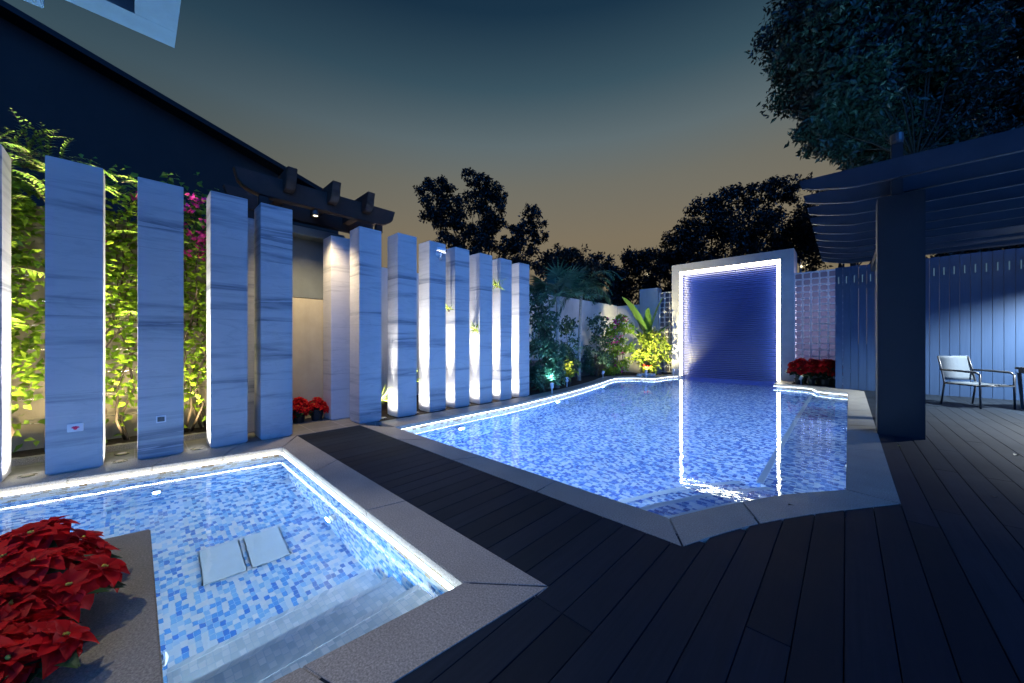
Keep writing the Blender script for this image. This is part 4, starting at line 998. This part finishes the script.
def poinsettia(loc,label,n,R,h,scale=1.0,pot='foil',group='potted poinsettias',seedpot=True):
    e=empty('poinsettia',loc,0,label,'poinsettia',group)
    if pot=='foil':
        mb=MB(); seg=28; vs=[];fs=[]
        pr=[(.055,0),(.072,.06),(.085,.12),(.115,.165)]
        for r,z in pr:
            for j in range(seg): a_=2*PI*j/seg; q=r*(1+(.10 if z>.1 else .04)*math.sin(j*2.4)*(z/.165)); vs.append((q*math.cos(a_),q*math.sin(a_),z+.012*math.sin(j*1.7)*(z>.15)))
        for i in range(3):
            for j in range(seg): fs.append((i*seg+j,i*seg+(j+1)%seg,(i+1)*seg+(j+1)%seg,(i+1)*seg+j))
        fs.append(tuple(range(seg-1,-1,-1))); mb.add(vs,fs); mb.build('pot_wrap',M['foil'],e)
    else: MB().lathe([(.07,0),(.09,.15),(.098,.15),(.098,.17),(.085,.17),(.08,.14)],(0,0,0),16).build('pot',M['pot'],e)
    st=MB(); lf=MB()
    pts=[]
    for k in range(n):
        f=math.sqrt((k+.4)/n); an=k*2.39996+rng.uniform(-.3,.3); pts.append(Vector((R*f*math.cos(an),R*f*math.sin(an),h*(1-.45*f*f)+rng.uniform(-.035,.035))))
    for p in pts:
        st.tube([(p.x*.15,p.y*.15,.10),(p.x*.6,p.y*.6,p.z*.7),p],[.006,.005,.004],5)
        for j in range(6):
            an=rng.uniform(0,2*PI); q=p*rng.uniform(.6,.95); leafshape(lf,q,Vector((math.cos(an)+p.x*3,math.sin(an)+p.y*3,-.15)),Vector((0,0,1)),.12*scale,.07*scale,.1)
        nrm=Vector((p.x*1.6/R*.45,p.y*1.6/R*.45,1)).normalized()
        o=bpy.data.objects.new('flower_head',HM[int(rng.integers(0,5))]); COL.objects.link(o); o.parent=e; o.location=p
        o.rotation_mode='QUATERNION'; o.rotation_quaternion=nrm.to_track_quat('Z','Y')@Matrix.Rotation(rng.uniform(0,6.3),3,'Z').to_quaternion(); s_=scale*rng.uniform(.85,1.15); o.scale=(s_,s_,s_)
    st.build('stem',M['poinleaf'],e,smooth=True); lf.build('foliage',M['poinleaf'],e); return e
for (x,y,l,n,h) in ((-2.52,-.26,'potted poinsettia farthest along the granite ledge in front',9,.32),(-2.22,-.22,'potted poinsettia in front reaching over the bare granite ledge',9,.29),(-2.40,-.52,'potted poinsettia at the left edge of the photo',10,.36),(-2.05,-.42,'potted poinsettia nearest to the camera at the bottom left',10,.30),(-1.84,-.30,'low potted poinsettia at the bottom right of the front cluster',8,.24),(-2.10,-.33,'potted poinsettia in the middle of the right edge of the front cluster',9,.25)):
    poinsettia((x-.10,y-.05,0),l,n+4,.19,h-.02,1.12,'foil','potted poinsettias on the granite ledge')
for (x,y,l) in ((-5.82,1.64,'poinsettia in a black pot, middle one in the alcove'),(-5.80,1.88,'poinsettia in a black pot, right one in the alcove'),(-5.84,1.42,'poinsettia in a black pot, left one in the alcove')):
    poinsettia((x,y,-.006),l,13,.15,.30,1.0,'pot','poinsettias in the alcove')
k=0
for (x,y,l) in ((-.98,12.85,'front left poinsettia in the bed before the glass blocks'),(-.70,12.82,'front middle poinsettia in the bed before the glass blocks'),(-.42,12.78,'front right poinsettia in the bed beside the fence'),(-.90,13.2,'back left poinsettia against the glass blocks'),(-.58,13.2,'back middle poinsettia against the glass blocks'),(-.28,13.1,'back right poinsettia against the glass blocks by the fence')):
    poinsettia((x,y,-.01),l,13,.2,.66,1.7,'pot','poinsettias in the far right bed')

for (px,py,ln,col_,l_) in ((788,506,.055,'soil','dark fallen leaf on the curved near coping'),(1014,455,.075,'poinleaf','pale fallen leaf on the deck near the patio table'),(992,497,.06,'bark','brown fallen leaf on the deck right of the column'),(898,446,.05,'yellowleaf','small fallen leaf on the deck at the foot of the column')):
    t_=CH*FPX/(py-HZ); v=at(px,py,t_); mb=MB(); leafshape(mb,(0,0,.004),Vector((.6,.8,.02)),Vector((0,0,1)),ln,ln*.5,.2); o=mb.build('fallen_leaf',M[col_]); o.location=(v.x,v.y,.001 if py==506 else -.003); tag(o,l_,'leaf')
# warm lamp on the house side behind the photographer's left lights the flowers and ledge
e=empty('soffit_lamp',(-2.75,-1.0,3.195),0,'warm lamp fixed under the balcony soffit','lamp')
MB().lathe([(.045,-.05),(.05,-.045),(.05,0)],seg=16).build('housing',M['metal'],e); MB().lathe([(.04,-.056),(.02,-.06)],seg=16).build('lens',M['lens_warm'],e)
l=lamp('SPOT','soffit_lamp_light',(0,0,-.08),150,(1,.84,.6),e,spot_size=math.radians(54),spot_blend=.5,shadow_soft_size=.04)
e2=empty('soffit_lamp',(-1.75,-.45,3.195),0,'warm lamp added under the balcony soffit to light the spa corner coping','lamp')  # second lamp, added to throw warm light on the spa coping
MB().lathe([(.045,-.05),(.05,-.045),(.05,0)],seg=16).build('housing',M['metal'],e2); MB().lathe([(.04,-.056),(.02,-.06)],seg=16).build('lens',M['lens_warm'],e2)
l2=lamp('SPOT','soffit_lamp_light',(0,0,-.08),80,(1,.90,.74),e2,spot_size=math.radians(56),spot_blend=.9,shadow_soft_size=.05)
l2.rotation_euler=(Vector((-1.3,1.0,0))-Vector((-1.75,-.45,3.1))).to_track_quat('-Z','Y').to_euler()
l.rotation_euler=(Vector((-2.05,-.1,0))-Vector((-2.75,-1.0,3.1))).to_track_quat('-Z','Y').to_euler()

# lenses, screens and slots belong to the piece they sit in
def nest(child, hosts):
    for o in [o for o in bpy.data.objects if o.name.split('.')[0]==child and o.parent and o.parent.get('category')]:
        for h in kids(o.parent):
            if h.name.split('.')[0] in hosts and h.rotation_euler[:]==(0,0,0) and h.rotation_mode!='QUATERNION': o.parent=h; break
nest('lens',('rim','trim_ring','housing','head','body')); nest('emblem',('plate',)); nest('screen',('frame',)); nest('piping',('seat',))
# ------------------------------------------------------------------ camera & render
cam=bpy.data.cameras.new('camera'); co=bpy.data.objects.new('camera',cam); COL.objects.link(co)
cam.sensor_width=36; cam.lens=FPX/1024*36; cam.shift_y=1.5/1024; cam.clip_end=2000; cam.clip_start=.02
co.location=(0,0,CH); co.rotation_euler=(PI/2,0,TH); SC.camera=co
SC.view_settings.view_transform='Standard'; SC.view_settings.look='None'; SC.view_settings.exposure=0; SC.view_settings.gamma=1
cy=SC.cycles; cy.use_denoising=True; cy.max_bounces=8; cy.diffuse_bounces=3; cy.glossy_bounces=3; cy.transmission_bounces=4; cy.transparent_max_bounces=10
cy.sample_clamp_indirect=4; cy.sample_clamp_direct=0; cy.caustics_reflective=False; cy.caustics_refractive=True; cy.use_light_tree=True
try: cy.denoiser='OPENIMAGEDENOISE'
except Exception: pass
